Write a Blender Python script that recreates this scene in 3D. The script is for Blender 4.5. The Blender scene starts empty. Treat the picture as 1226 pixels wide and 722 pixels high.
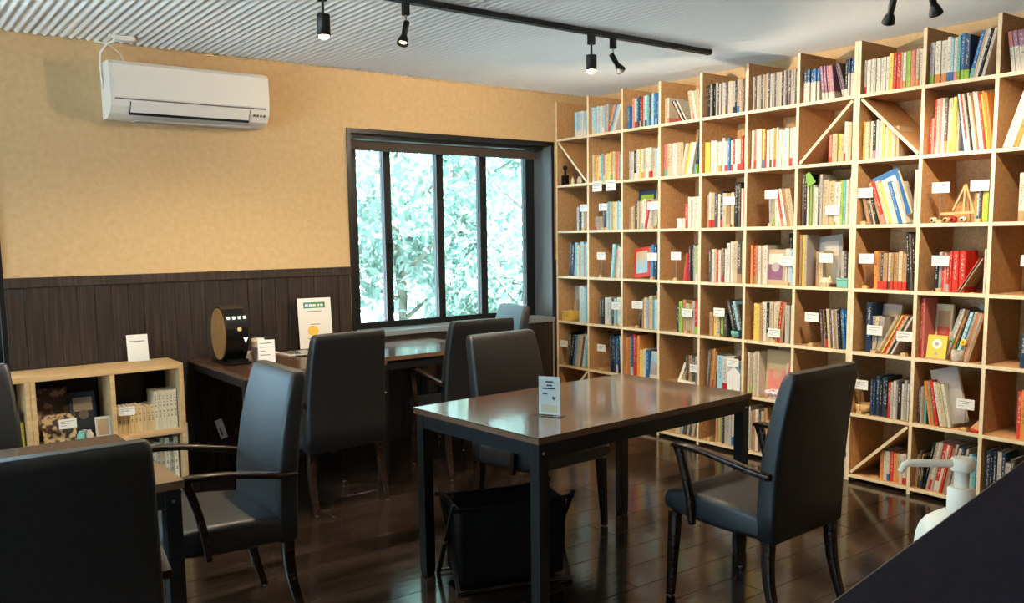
import bpy, math, random
from mathutils import Vector, Matrix
random.seed(7)
scene = bpy.context.scene
COL = scene.collection
PI = math.pi

# ------------------------------------------------------------------ camera
# axes: X along the window wall (bookcase front plane X = 0), Y towards the window wall (Y = 0), Z up
F_PX, CXP, CYP = 1048.1, 613.0, 401.9
YAW, PITCH, ROLL = math.radians(36.96), math.radians(6.49), math.radians(-0.76)
CAM = Vector((-4.370, -5.234, 1.383))
fw = Vector((math.sin(YAW)*math.cos(PITCH), math.cos(YAW)*math.cos(PITCH), -math.sin(PITCH)))
r0 = Vector((math.cos(YAW), -math.sin(YAW), 0)); u0 = r0.cross(fw)
rt = math.cos(ROLL)*r0 + math.sin(ROLL)*u0
up = -math.sin(ROLL)*r0 + math.cos(ROLL)*u0
cam_data = bpy.data.cameras.new('camera'); cam = bpy.data.objects.new('camera', cam_data); COL.objects.link(cam)
cam.matrix_world = Matrix(((rt.x, up.x, -fw.x, CAM.x), (rt.y, up.y, -fw.y, CAM.y), (rt.z, up.z, -fw.z, CAM.z), (0, 0, 0, 1)))
cam_data.sensor_fit = 'HORIZONTAL'; cam_data.sensor_width = 36.0
cam_data.lens = F_PX/1226*36.0
cam_data.shift_y = (CYP-361.0)/1226
cam_data.clip_start = 0.02
scene.camera = cam

# ------------------------------------------------------------------ sky, sun, exposure
world = bpy.data.worlds.new('sky'); scene.world = world; world.use_nodes = True
bg = world.node_tree.nodes['Background']
bg.inputs[0].default_value = (0.55, 0.80, 1.0, 1); bg.inputs[1].default_value = 11.0
sd = bpy.data.lights.new('sun', 'SUN'); sd.energy = 72.0; sd.color = (1.0, 0.98, 0.95); sd.angle = 0.02
sun = bpy.data.objects.new('sun', sd); COL.objects.link(sun)
sun.rotation_euler = (math.radians(24), math.radians(16), 0)
vs = scene.view_settings
vs.view_transform = 'Standard'; vs.look = 'None'; vs.exposure = 0.0; vs.gamma = 1.0; vs.use_curve_mapping = False
LAMP = (1.0, 0.82, 0.58)
W_SPOT_A, W_BULB_A, W_SPOT_B, W_FILL_C = 118.0, 84.0, 38.0, 8.0

# ------------------------------------------------------------------ helpers
def lin(c):
    return tuple(((v/255)/12.92 if v/255 <= 0.04045 else ((v/255+0.055)/1.055)**2.4) for v in c)
def rgba(c): return (*lin(c), 1.0)

MATS = {}
def mat(name, col, rough=0.5, col2=None, scale=8, stretch=(1, 1, 1), bump=0.0, bscale=120, metal=0.0, spec=0.5, detail=4, rand=0.0, ramp=(0.3, 0.7), world_pos=True, emit=0.0, coat=0.0, bstretch=None):
    m = bpy.data.materials.new(name); m.use_nodes = True; nt = m.node_tree; N = nt.nodes; L = nt.links
    b = N['Principled BSDF']
    b.inputs['Roughness'].default_value = rough; b.inputs['Metallic'].default_value = metal
    b.inputs['Specular IOR Level'].default_value = spec; b.inputs['Base Color'].default_value = rgba(col)
    if coat: b.inputs['Coat Weight'].default_value = coat; b.inputs['Coat Roughness'].default_value = 0.08
    src = None
    if col2 or bump:
        if world_pos:
            g = N.new('ShaderNodeNewGeometry'); pos = g.outputs['Position']
        else:
            g = N.new('ShaderNodeTexCoord'); pos = g.outputs['Object']
    if col2:
        mp = N.new('ShaderNodeMapping'); mp.inputs['Scale'].default_value = stretch; L.new(pos, mp.inputs['Vector'])
        nz = N.new('ShaderNodeTexNoise'); nz.inputs['Scale'].default_value = scale; nz.inputs['Detail'].default_value = detail
        L.new(mp.outputs[0], nz.inputs['Vector'])
        rp = N.new('ShaderNodeMapRange'); rp.inputs[1].default_value = ramp[0]; rp.inputs[2].default_value = ramp[1]
        L.new(nz.outputs[0], rp.inputs[0])
        mx = N.new('ShaderNodeMix'); mx.data_type = 'RGBA'
        mx.inputs[6].default_value = rgba(col); mx.inputs[7].default_value = rgba(col2)
        L.new(rp.outputs[0], mx.inputs[0]); src = mx.outputs[2]
    if rand:
        oi = N.new('ShaderNodeObjectInfo')
        r2 = N.new('ShaderNodeMapRange'); r2.inputs[3].default_value = 1-rand; r2.inputs[4].default_value = 1+rand
        L.new(oi.outputs['Random'], r2.inputs[0])
        hs = N.new('ShaderNodeHueSaturation')
        if src: L.new(src, hs.inputs['Color'])
        else: hs.inputs['Color'].default_value = rgba(col)
        L.new(r2.outputs[0], hs.inputs['Value']); src = hs.outputs[0]
    if src: L.new(src, b.inputs['Base Color'])
    if bump:
        mp2 = N.new('ShaderNodeMapping'); mp2.inputs['Scale'].default_value = bstretch or stretch; L.new(pos, mp2.inputs['Vector'])
        n2 = N.new('ShaderNodeTexNoise'); n2.inputs['Scale'].default_value = bscale; n2.inputs['Detail'].default_value = 3
        L.new(mp2.outputs[0], n2.inputs['Vector'])
        bp = N.new('ShaderNodeBump'); bp.inputs['Strength'].default_value = bump; bp.inputs['Distance'].default_value = 0.01
        L.new(n2.outputs[0], bp.inputs['Height']); L.new(bp.outputs[0], b.inputs['Normal'])
    if emit:
        b.inputs['Emission Color'].default_value = rgba(col); b.inputs['Emission Strength'].default_value = emit
    MATS[name] = m
    return m

class MB:
    """collects faces; build() links them as one mesh object"""
    def __init__(s): s.v = []; s.f = []; s.m = []; s.sm = []; s.c = []; s.uv = []
    def add(s, verts, faces, mi=0, smooth=False, M=None, cols=None, uvs=None):
        o = len(s.v)
        s.v += [tuple(M @ Vector(p)) if M else tuple(p) for p in verts]
        for k, f in enumerate(faces):
            s.f.append([o+i for i in f]); s.m.append(mi if isinstance(mi, int) else mi[k]); s.sm.append(smooth)
            s.c.append(cols[k] if cols else None); s.uv.append(uvs[k] if uvs else None)
    def box(s, x0, x1, y0, y1, z0, z1, mi=0, M=None):
        v = [(x, y, z) for z in (z0, z1) for y in (y0, y1) for x in (x0, x1)]
        s.add(v, [(0, 2, 3, 1), (4, 5, 7, 6), (0, 1, 5, 4), (2, 6, 7, 3), (0, 4, 6, 2), (1, 3, 7, 5)], mi, False, M)
    def loft(s, rings, mi=0, smooth=True, cap=True, M=None, closed=False):
        n = len(rings[0]); v = [p for r in rings for p in r]; f = []
        R = len(rings)
        for a in range(R if closed else R-1):
            b = (a+1) % R
            for i in range(n):
                j = (i+1) % n
                f.append((a*n+i, a*n+j, b*n+j, b*n+i))
        s.add(v, f, mi, smooth, M)
        if cap and not closed:
            s.add(rings[0], [tuple(reversed(range(n)))], mi, False, M)
            s.add(rings[-1], [tuple(range(n))], mi, False, M)
    def lathe(s, prof, n=16, mi=0, M=None, smooth=True, cap=True):
        rings = [[(r*math.cos(2*PI*i/n), r*math.sin(2*PI*i/n), z) for i in range(n)] for r, z in prof]
        s.loft(rings, mi, smooth, cap, M)
    def tube(s, path, r, n=8, mi=0, smooth=True, M=None):
        P = [Vector(p) for p in path]; rings = []
        rr = r if isinstance(r, (list, tuple)) else [r]*len(P)
        for i, p in enumerate(P):
            d = (P[min(i+1, len(P)-1)]-P[max(i-1, 0)]).normalized()
            a = d.cross(Vector((0, 0, 1)))
            if a.length < 0.05: a = d.cross(Vector((0, 1, 0)))
            a.normalize(); b = d.cross(a)
            rings.append([tuple(p + rr[i]*(math.cos(2*PI*k/n)*a+math.sin(2*PI*k/n)*b)) for k in range(n)])
        s.loft(rings, mi, smooth, True, M)
    def bar(s, p, q, w, h, mi=0, M=None, upv=(0, 0, 1)):
        p, q = Vector(p), Vector(q); d = (q-p).normalized(); a = d.cross(Vector(upv)).normalized(); b = a.cross(d)
        R = [[tuple(c + sx*w/2*a + sy*h/2*b) for sx, sy in ((-1, -1), (1, -1), (1, 1), (-1, 1))] for c in (p, q)]
        s.loft(R, mi, False, True, M)
    def prism(s, poly, axis, a0, a1, mi=0, smooth=False, M=None):
        def P(u, v, w): return {'x': (w, u, v), 'y': (u, w, v), 'z': (u, v, w)}[axis]
        s.loft([[P(u, v, a0) for u, v in poly], [P(u, v, a1) for u, v in poly]], mi, smooth, True, M)
    def mesh(s, name, mats):
        me = bpy.data.meshes.new(name); me.from_pydata(s.v, [], s.f)
        for m in (mats if isinstance(mats, (list, tuple)) else [mats]): me.materials.append(MATS[m] if isinstance(m, str) else m)
        me.polygons.foreach_set('material_index', s.m); me.polygons.foreach_set('use_smooth', s.sm)
        if any(c is not None for c in s.c):
            at = me.color_attributes.new('Col', 'FLOAT_COLOR', 'CORNER'); uv = me.uv_layers.new(name='UVMap')
            for k, p in enumerate(me.polygons):
                for q, li in enumerate(p.loop_indices):
                    at.data[li].color = (*(s.c[k] or (1, 1, 1)), 1)
                    uv.data[li].uv = s.uv[k][q] if s.uv[k] else (-5, -5)
        return me
    def build(s, name, mats, parent=None, M=None, bevel=0, seg=2, sub=0, fixn=True):
        me = s.mesh(name, mats)
        if fixn:
            import bmesh
            bm = bmesh.new(); bm.from_mesh(me); bmesh.ops.recalc_face_normals(bm, faces=bm.faces); bm.to_mesh(me); bm.free()
        return place(name, me, parent, M, bevel, seg, sub)

def place(name, me, parent=None, M=None, bevel=0, seg=2, sub=0):
    o = bpy.data.objects.new(name, me); COL.objects.link(o)
    if parent: o.parent = parent
    if M: o.matrix_local = M
    if bevel:
        b = o.modifiers.new('bevel', 'BEVEL'); b.width = bevel; b.segments = seg; b.limit_method = 'ANGLE'; b.angle_limit = math.radians(40)
        b.harden_normals = False
        for p in me.polygons: p.use_smooth = p.use_smooth
    if sub:
        m = o.modifiers.new('subsurf', 'SUBSURF'); m.levels = sub; m.render_levels = sub
    return o
def tag(o, label, cat, group=None):
    o['label'] = label; o['category'] = cat
    if group: o['group'] = group
    return o
def thing(name, label, cat, loc=(0, 0, 0), rz=0.0, group=None):
    o = bpy.data.objects.new(name, None); COL.objects.link(o); o.empty_display_size = 0.1
    o.location = loc; o.rotation_euler = (0, 0, rz)
    return tag(o, label, cat, group)
def struct(o, label=None, cat=None):
    o['kind'] = 'structure'
    if label: o['label'] = label
    if cat: o['category'] = cat
    return o
def copy_tree(o, parent=None):
    c = o.copy(); COL.objects.link(c); c.parent = parent
    for ch in o.children: copy_tree(ch, c)
    return c
def T(x, y, z): return Matrix.Translation((x, y, z))
def RX(a): return Matrix.Rotation(a, 4, 'X')
def RY(a): return Matrix.Rotation(a, 4, 'Y')
def RZ(a): return Matrix.Rotation(a, 4, 'Z')
def rrect(w, h, r, n=4):
    """rounded rectangle outline centred on 0, corner radius r"""
    out = []
    for cx, cy, a0 in ((w/2-r, h/2-r, 0), (-w/2+r, h/2-r, PI/2), (-w/2+r, -h/2+r, PI), (w/2-r, -h/2+r, 3*PI/2)):
        for k in range(n+1):
            a = a0 + k*PI/2/n; out.append((cx+r*math.cos(a), cy+r*math.sin(a)))
    return out

# ------------------------------------------------------------------ materials
mat('plaster', (216, 184, 140), 0.9, (207, 173, 126), 30, bump=0.25, bscale=160, spec=0.2)
mat('ceiling_white', (236, 234, 230), 0.85, spec=0.2)
mat('dark_wood', (40, 33, 30), 0.5, (72, 56, 46), 5, stretch=(14, 14, 0.6), bump=0.25, bscale=40, bstretch=(8, 8, 0.5), rand=0.18, ramp=(0.42, 0.78), spec=0.35)
mat('floor_wood', (22, 17, 14), 0.13, (62, 48, 39), 2.2, stretch=(0.7, 3.0, 1), bump=0.05, bscale=10, bstretch=(0.6, 3.0, 1), rand=0.3, ramp=(0.35, 0.75), spec=0.6)
mat('floor_gap', (22, 16, 13), 0.7)
mat('plywood', (192, 146, 96), 0.65, (210, 166, 116), 60, bump=0.04, bscale=200, spec=0.3, ramp=(0.35, 0.65))
mat('plywood_edge', (244, 226, 192), 0.6, (232, 208, 166), 25, spec=0.3)
mat('pine', (226, 190, 140), 0.55, (206, 164, 112), 5, stretch=(1.5, 10, 10), spec=0.3)
mat('black_frame', (20, 22, 24), 0.4, spec=0.4)
mat('reveal_paint', (92, 96, 98), 0.5)
mat('sill_paint', (136, 144, 150), 0.3)
mat('black_metal', (22, 24, 26), 0.45, spec=0.4)
mat('steel', (170, 160, 150), 0.3, metal=1.0)
mat('leather', (23, 25, 28), 0.46, (30, 31, 33), 90, bump=0.12, bscale=350, spec=0.65, world_pos=False)
mat('arm_wood', (30, 20, 15), 0.22, (48, 31, 23), 6, stretch=(12, 1, 12), spec=0.5, world_pos=False)
mat('table_top', (84, 62, 47), 0.19, (102, 77, 58), 4, stretch=(1, 7, 1), bump=0.02, bscale=60, spec=0.6, coat=0.7)
mat('table_edge', (112, 78, 54), 0.5)
mat('desk_top', (74, 50, 38), 0.22, (92, 62, 46), 4, stretch=(1, 7, 1), spec=0.5)
mat('plastic_white', (232, 226, 216), 0.35, spec=0.5)
mat('soap_white', (240, 228, 208), 0.4)
mat('collage', (206, 176, 126), 0.7, (66, 50, 42), 42, detail=1, ramp=(0.44, 0.58))
mat('collage_dark', (74, 62, 54), 0.7, (150, 122, 92), 30, detail=1, ramp=(0.52, 0.62))
mat('plastic_grey', (170, 164, 156), 0.5)
mat('dark_gap', (18, 18, 18), 0.7)
mat('icon_grey', (110, 104, 98), 0.6)
mat('paper', (238, 234, 226), 0.8, spec=0.2)
mat('paper_ink', (120, 124, 128), 0.8, spec=0.2)
mat('paper_ink_dark', (70, 90, 96), 0.8, spec=0.2)
mat('paper_peach', (236, 214, 170), 0.8, spec=0.2)
mat('paper_green', (54, 138, 96), 0.7)
mat('paper_teal', (82, 150, 170), 0.7)
mat('paper_yellow', (240, 200, 82), 0.7)
mat('machine_black', (18, 18, 20), 0.22, spec=0.5)
mat('machine_tan', (176, 122, 66), 0.55, (150, 100, 52), 40)
mat('icon_white', (240, 240, 236), 0.5, emit=0.6)
mat('amber', (230, 190, 120), 0.4)
mat('black_fabric', (9, 10, 11), 0.95, (14, 15, 17), 60, bump=0.3, bscale=300, spec=0.2)
mat('counter_navy', (25, 28, 42), 0.7, (30, 32, 46), 80, bump=0.08, bscale=400, spec=0.04)
mat('counter_tan', (120, 104, 90), 0.5)
mat('wood_block', (214, 176, 120), 0.6)
mat('light_wood', (222, 180, 122), 0.55, (205, 160, 104), 20)
mat('blind_brown', (66, 54, 46), 0.8, (76, 62, 52), 60)
mat('leaf', (104, 134, 124), 0.6)
mat('bark', (112, 116, 104), 0.9, (92, 96, 86), 20, bump=0.4, bscale=30)
mat('bounce_ground', (202, 208, 214), 0.95, (188, 194, 200), 30)  # pale so the outside ground throws daylight up at the ceiling
mat('bulb', (255, 214, 160), 0.5, emit=14.0)
mat('red_paint', (196, 44, 36), 0.5)
mat('teal_plastic', (120, 190, 176), 0.4)
mat('cream', (232, 212, 176), 0.6)
mat('cloth_print', (226, 220, 222), 0.9, (196, 120, 128), 45, ramp=(0.5, 0.62))
mat('terracotta_cream', (214, 200, 184), 0.8, (180, 160, 140), 60)
mat('flower_yellow', (244, 196, 60), 0.6)
mat('plant_green', (120, 170, 60), 0.6)

def glass_mat(name, tint, refl):
    m = bpy.data.materials.new(name); m.use_nodes = True; nt = m.node_tree; N = nt.nodes; L = nt.links
    N.remove(N['Principled BSDF']); out = N['Material Output']
    tr = N.new('ShaderNodeBsdfTransparent'); tr.inputs[0].default_value = (*tint, 1)
    gl = N.new('ShaderNodeBsdfGlossy'); gl.inputs['Roughness'].default_value = 0.02
    fr = N.new('ShaderNodeFresnel'); fr.inputs[0].default_value = refl
    mx = N.new('ShaderNodeMixShader'); L.new(fr.outputs[0], mx.inputs[0]); L.new(tr.outputs[0], mx.inputs[1]); L.new(gl.outputs[0], mx.inputs[2])
    L.new(mx.outputs[0], out.inputs[0]); MATS[name] = m
glass_mat('window_glass', (0.93, 0.97, 0.96), 1.45)
glass_mat('acrylic', (0.95, 0.96, 0.96), 1.3)

# leaf: thin, lets light through
m = MATS['leaf']; nt = m.node_tree; N = nt.nodes; L = nt.links
tl = N.new('ShaderNodeBsdfTranslucent'); tl.inputs[0].default_value = rgba((138, 166, 156))
mx = N.new('ShaderNodeMixShader'); mx.inputs[0].default_value = 0.45
L.new(N['Principled BSDF'].outputs[0], mx.inputs[1]); L.new(tl.outputs[0], mx.inputs[2]); L.new(mx.outputs[0], N['Material Output'].inputs[0])

# book: cover colour from the mesh, small print along the spine
m = bpy.data.materials.new('book'); m.use_nodes = True; nt = m.node_tree; N = nt.nodes; L = nt.links; MATS['book'] = m
b = N['Principled BSDF']; b.inputs['Roughness'].default_value = 0.5; b.inputs['Specular IOR Level'].default_value = 0.35
at = N.new('ShaderNodeVertexColor'); at.layer_name = 'Col'
uvn = N.new('ShaderNodeUVMap'); uvn.uv_map = 'UVMap'
sep = N.new('ShaderNodeSeparateXYZ'); L.new(uvn.outputs[0], sep.inputs[0])
def mth(op, a, bb):
    n = N.new('ShaderNodeMath'); n.operation = op
    for i, q in enumerate((a, bb)):
        if isinstance(q, (int, float)): n.inputs[i].default_value = q
        else: L.new(q, n.inputs[i])
    return n.outputs[0]
cmb = N.new('ShaderNodeCombineXYZ'); geo = N.new('ShaderNodeNewGeometry')
sp2 = N.new('ShaderNodeSeparateXYZ'); L.new(geo.outputs['Position'], sp2.inputs[0])
L.new(mth('MULTIPLY', sp2.outputs[1], 160.0), cmb.inputs[0]); L.new(mth('MULTIPLY', sp2.outputs[2], 95.0), cmb.inputs[1])
nz = N.new('ShaderNodeTexNoise'); nz.inputs['Scale'].default_value = 1.0; nz.inputs['Detail'].default_value = 1.0
L.new(cmb.outputs[0], nz.inputs['Vector'])
ink = mth('GREATER_THAN', nz.outputs[0], 0.53)
ux = mth('MULTIPLY', mth('GREATER_THAN', sep.outputs[0], 0.25), mth('LESS_THAN', sep.outputs[0], 0.75))
vx = mth('MULTIPLY', mth('GREATER_THAN', sep.outputs[1], 0.32), mth('LESS_THAN', sep.outputs[1], 0.92))
fac = mth('MULTIPLY', mth('MULTIPLY', ink, mth('MULTIPLY', ux, vx)), 0.6)
lum = N.new('ShaderNodeRGBToBW'); L.new(at.outputs[0], lum.inputs[0])
dark = mth('LESS_THAN', lum.outputs[0], 0.22)
inkc = N.new('ShaderNodeMix'); inkc.data_type = 'RGBA'; inkc.inputs[6].default_value = rgba((70, 60, 60)); inkc.inputs[7].default_value = rgba((225, 220, 205)); L.new(dark, inkc.inputs[0])
mxc = N.new('ShaderNodeMix'); mxc.data_type = 'RGBA'; L.new(fac, mxc.inputs[0]); L.new(at.outputs[0], mxc.inputs[6]); L.new(inkc.outputs[2], mxc.inputs[7])
L.new(mxc.outputs[2], b.inputs['Base Color'])

# ------------------------------------------------------------------ room shell
XR, XL, YB, YF, ZC = 0.362, -6.7, 0.0, -7.6, 2.452
WT = 0.34
# windows in the back wall: (x0, x1, z0, z1)
W1 = (-1.735, -0.03, 0.752, 2.072)
W2 = (-5.75, -3.752, 0.74, 2.072)
mb = MB()
for x0, x1, z0, z1 in ((XL-0.3, W2[0], 0, ZC+0.1), (W2[1], W1[0], 0, ZC+0.1), (W1[1], XR+0.3, 0, ZC+0.1),
                       (W2[0], W2[1], 0, W2[2]), (W2[0], W2[1], W2[3], ZC+0.1), (W1[0], W1[1], 0, W1[2]), (W1[0], W1[1], W1[3], ZC+0.1)):
    mb.box(x0, x1, YB, YB+WT, z0, z1)
wall_back = struct(mb.build('wall_back', 'plaster'), 'tan plastered wall with the window and the air conditioner', 'wall')
mb = MB(); mb.box(XR, XR+0.2, YF-0.2, YB, 0, ZC+0.1)
struct(mb.build('wall_right', 'plaster'), 'tan plastered wall behind the tall bookcases', 'wall')
# left wall with an opening for the added daylight window
W3 = (-4.4, -0.6, 0.5, 2.1)
mb = MB()
for y0, y1, z0, z1 in ((YF-0.2, W3[0], 0, ZC+0.1), (W3[1], YB, 0, ZC+0.1), (W3[0], W3[1], 0, W3[2]), (W3[0], W3[1], W3[3], ZC+0.1)):
    mb.box(XL-0.2, XL, y0, y1, z0, z1)
struct(mb.build('wall_left', 'plaster'), 'tan plastered side wall with an added daylight opening', 'wall')
mb = MB(); mb.box(XL, XR, YF-0.2, YF, 0, ZC+0.1)
struct(mb.build('wall_front', 'plaster'), 'tan plastered wall at the counter end', 'wall')
# ribbed ceiling: ribs run towards the window wall
mb = MB(); pitch = 0.042; n = int((XR-XL)/pitch)+1; top = []; prof = []
for k in range(n*8+1):
    x = XL + (XR-XL)*k/(n*8)
    prof.append((x, ZC + 0.0055*(1-math.cos(2*PI*(x-XL)/pitch))))
v = [(x, YF-0.2, z) for x, z in prof] + [(x, YB+0.0, z) for x, z in prof]
q = len(prof)
mb.add(v, [(i, i+1, q+i+1, q+i) for i in range(q-1)], 0, True)
mb.box(XL-0.3, XR+0.3, YF-0.3, YB+0.4, ZC+0.09, ZC+0.3)
struct(mb.build('ceiling', 'ceiling_white', fixn=False), 'pale ceiling with fine parallel ribs', 'ceiling')
# floor: dark planks on a base slab
mb = MB(); mb.box(XL-0.3, XR+0.3, YF-0.3, YB+0.3, -0.2, -0.012)
floor = struct(mb.build('floor', 'floor_gap'), 'glossy dark brown wooden plank floor', 'floor')
def plank_mesh(Ln, Wd):
    mb = MB(); c = 0.0012
    lo = [(-Ln/2, -Wd/2), (Ln/2, -Wd/2), (Ln/2, Wd/2), (-Ln/2, Wd/2)]
    hi = [(-Ln/2+c, -Wd/2+c), (Ln/2-c, -Wd/2+c), (Ln/2-c, Wd/2-c), (-Ln/2+c, Wd/2-c)]
    mb.loft([[(x, y, -0.012) for x, y in lo], [(x, y, -c) for x, y in lo], [(x, y, 0) for x, y in hi]], 0, False, True)
    return mb.mesh('plank', 'floor_wood')
PW, PL = 0.169, 1.82
pm = plank_mesh(PL-0.0015, PW-0.0015)
k = 0; y = YB - PW/2
while y > YF-PW/2:
    x = XL - (0.0, 0.75, 1.3, 0.4, 1.05)[k % 5] + PL/2
    while x - PL/2 < XR:
        o = place('plank', pm, floor, T(x, y, 0)); x += PL
    y -= PW; k += 1

mb = MB(); mb.box(XL, XR, -0.012, 0.0, ZC-0.006, ZC+0.012)
struct(mb.build('trim_2', 'plaster'), 'slim tan ceiling trim along the window wall', 'trim')
# wainscot: top rail and vertical boards below 1.198 m
ZW = 1.198
rail = MB(); rail.box(W2[1]+0.0125, W1[0]-0.019, -0.026, 0.0, ZW-0.052, ZW); rail.box(W1[1]+0.01, 0.0, -0.0095, 0.0, ZW-0.052, ZW)
trim = struct(rail.build('trim_1', 'dark_wood', bevel=0.003), 'dark stained wainscot of vertical boards under the tan wall', 'wainscot')
BW = 0.086
bmesh_cache = {}
def board(x, z0, z1, y=-0.016):
    key = (round(z0, 3), round(z1, 3), y)
    if key not in bmesh_cache:
        mb = MB(); c = 0.004; w = BW-0.001
        mb.prism([(-w/2, 0), (w/2, 0), (w/2, y+c), (w/2-c, y), (-w/2+c, y), (-w/2, y+c)], 'z', z0, z1)
        bmesh_cache[key] = mb.mesh('board', 'dark_wood')
    place('board', bmesh_cache[key], trim, T(x, 0, 0))
x = W2[1]+0.0125+BW/2
while x < W1[0]-0.03:
    board(x, 0.0, ZW-0.052); x += BW
while x < -0.06:
    board(x, 0.0, W1[2]-0.03); x += BW
x = W2[1]-BW/2+0.03
while x > W2[0]-0.2:
    board(x, 0.0, W2[2]-0.03); x -= BW
mb = MB(); mb.box(W1[1]+0.012, -0.001, -0.0095, 0.0, 0.0, ZW-0.052); mb.build('board', 'dark_wood', trim)

# ---- window 1
win = struct(thing('window_1', 'black framed sliding window with four panes and a rolled brown blind', 'window'))
def window_unit(root, W, mull, fy0, fy1, casing=True, handles=()):
    x0, x1, z0, z1 = W
    mb = MB()       # lining of the recess
    t = 0.012
    mb.box(x0, x0+t, -0.006, WT-0.01, z0, z1); mb.box(x1-t, x1, -0.006, WT-0.01, z0, z1); mb.box(x0+t, x1-t, -0.006, WT-0.01, z1-t, z1)
    mb.build('reveal', 'reveal_paint', root)
    mb = MB(); mb.box(x0-0.02, x1+0.0, -0.03, fy0, z0-0.03, z0+0.004); mb.build('sill', 'sill_paint', root, bevel=0.003)
    if casing:
        for a in ((x0-0.018, x0+t, z0-0.03, z1+0.018), (x1-t, x1+0.012, z0-0.03, z1+0.018)):
            mb = MB(); mb.box(a[0], a[1], -0.012, -0.0061, a[2], a[3]); mb.build('casing', 'black_frame', root)
        mb = MB(); mb.box(x0+t, x1-t, -0.012, -0.0061, z1-t, z1+0.018); mb.build('casing', 'black_frame', root)
    fx0, fx1 = x0+t, x1-t
    fz0, fz1 = z0+0.004, z1-t
    rw = 0.042
    for a in ((fx0, fx1, fz0, fz0+rw), (fx0, fx1, fz1-0.035, fz1)):
        mb = MB(); mb.box(a[0], a[1], fy0, fy1, a[2], a[3]); mb.build('frame_rail', 'black_frame', root)
    edges = []
    for a, bb in mull:
        mb = MB(); mb.box(a, bb, fy0, fy1, fz0+rw, fz1-0.035); mb.build('frame_stile', 'black_frame', root); edges.append((a, bb))
    for (a, bb), (c, d) in zip(edges[:-1], edges[1:]):
        mb = MB(); mb.box(bb, c, (fy0+fy1)/2-0.003, (fy0+fy1)/2+0.003, fz0+rw, fz1-0.035); mb.build('pane', 'window_glass', root)
    for hx, hz in handles:
        mb = MB(); mb.box(hx-0.012, hx+0.012, fy0-0.02, fy0, hz-0.04, hz+0.04); mb.bar((hx, fy0-0.02, hz), (hx-0.03, fy0-0.04, hz+0.03), 0.014, 0.014); mb.build('latch', 'black_metal', root)
window_unit(win, W1, [(-1.723, -1.58), (-1.372, -1.318), (-0.94, -0.884), (-0.56, -0.5), (-0.125, -0.042)], 0.205, 0.26, True, ((-1.335, 1.33),))
# rolled blind
bl = thing('roller_blind', 'rolled up brown fabric blind at the top of the window', 'blind')
mb = MB(); mb.tube([(-1.70, 0.10, 1.992), (-0.14, 0.10, 1.992)], 0.03, 14); mb.build('blind_roll', 'blind_brown', bl)
mb = MB(); mb.box(-1.70, -0.14, 0.065, 0.075, 1.966, 2.018); mb.build('valance', 'blind_brown', bl)
mb = MB(); mb.box(-1.715, -0.07, 0.06, 0.15, 2.034, 2.058); mb.build('head_rail', 'black_metal', bl)
for x in (-1.712, -0.138):
    mb = MB(); mb.box(x, x+0.012, 0.07, 0.14, 1.965, 2.036); mb.build('bracket', 'black_metal', bl)
# ---- window 2 (its right edge shows at the far left) and the unseen side window, added for more daylight
w2 = struct(thing('window_2', 'black framed window at the far left edge above the wainscot', 'window'))
xs = [W2[0]+0.012 + k*(W2[1]-W2[0]-0.024-0.05)/4 for k in range(5)]
window_unit(w2, W2, [(a, a+0.05) for a in xs], 0.03, 0.08)
w3 = struct(thing('added_window_3', 'unseen black framed side window added for more daylight', 'window'))
mb = MB()
for z0, z1 in ((W3[2], W3[2]+0.05), (W3[3]-0.05, W3[3])): mb.box(XL-0.14, XL-0.06, W3[0], W3[1], z0, z1)
mb.build('frame_rail', 'black_frame', w3)
ys = [W3[0] + k*(W3[1]-W3[0]-0.05)/4 for k in range(5)]
for a in ys:
    mb = MB(); mb.box(XL-0.14, XL-0.06, a, a+0.05, W3[2]+0.05, W3[3]-0.05); mb.build('frame_stile', 'black_frame', w3)
for a, bb in zip(ys[:-1], ys[1:]):
    mb = MB(); mb.box(XL-0.103, XL-0.097, a+0.05, bb, W3[2]+0.05, W3[3]-0.05); mb.build('pane', 'window_glass', w3)

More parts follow.
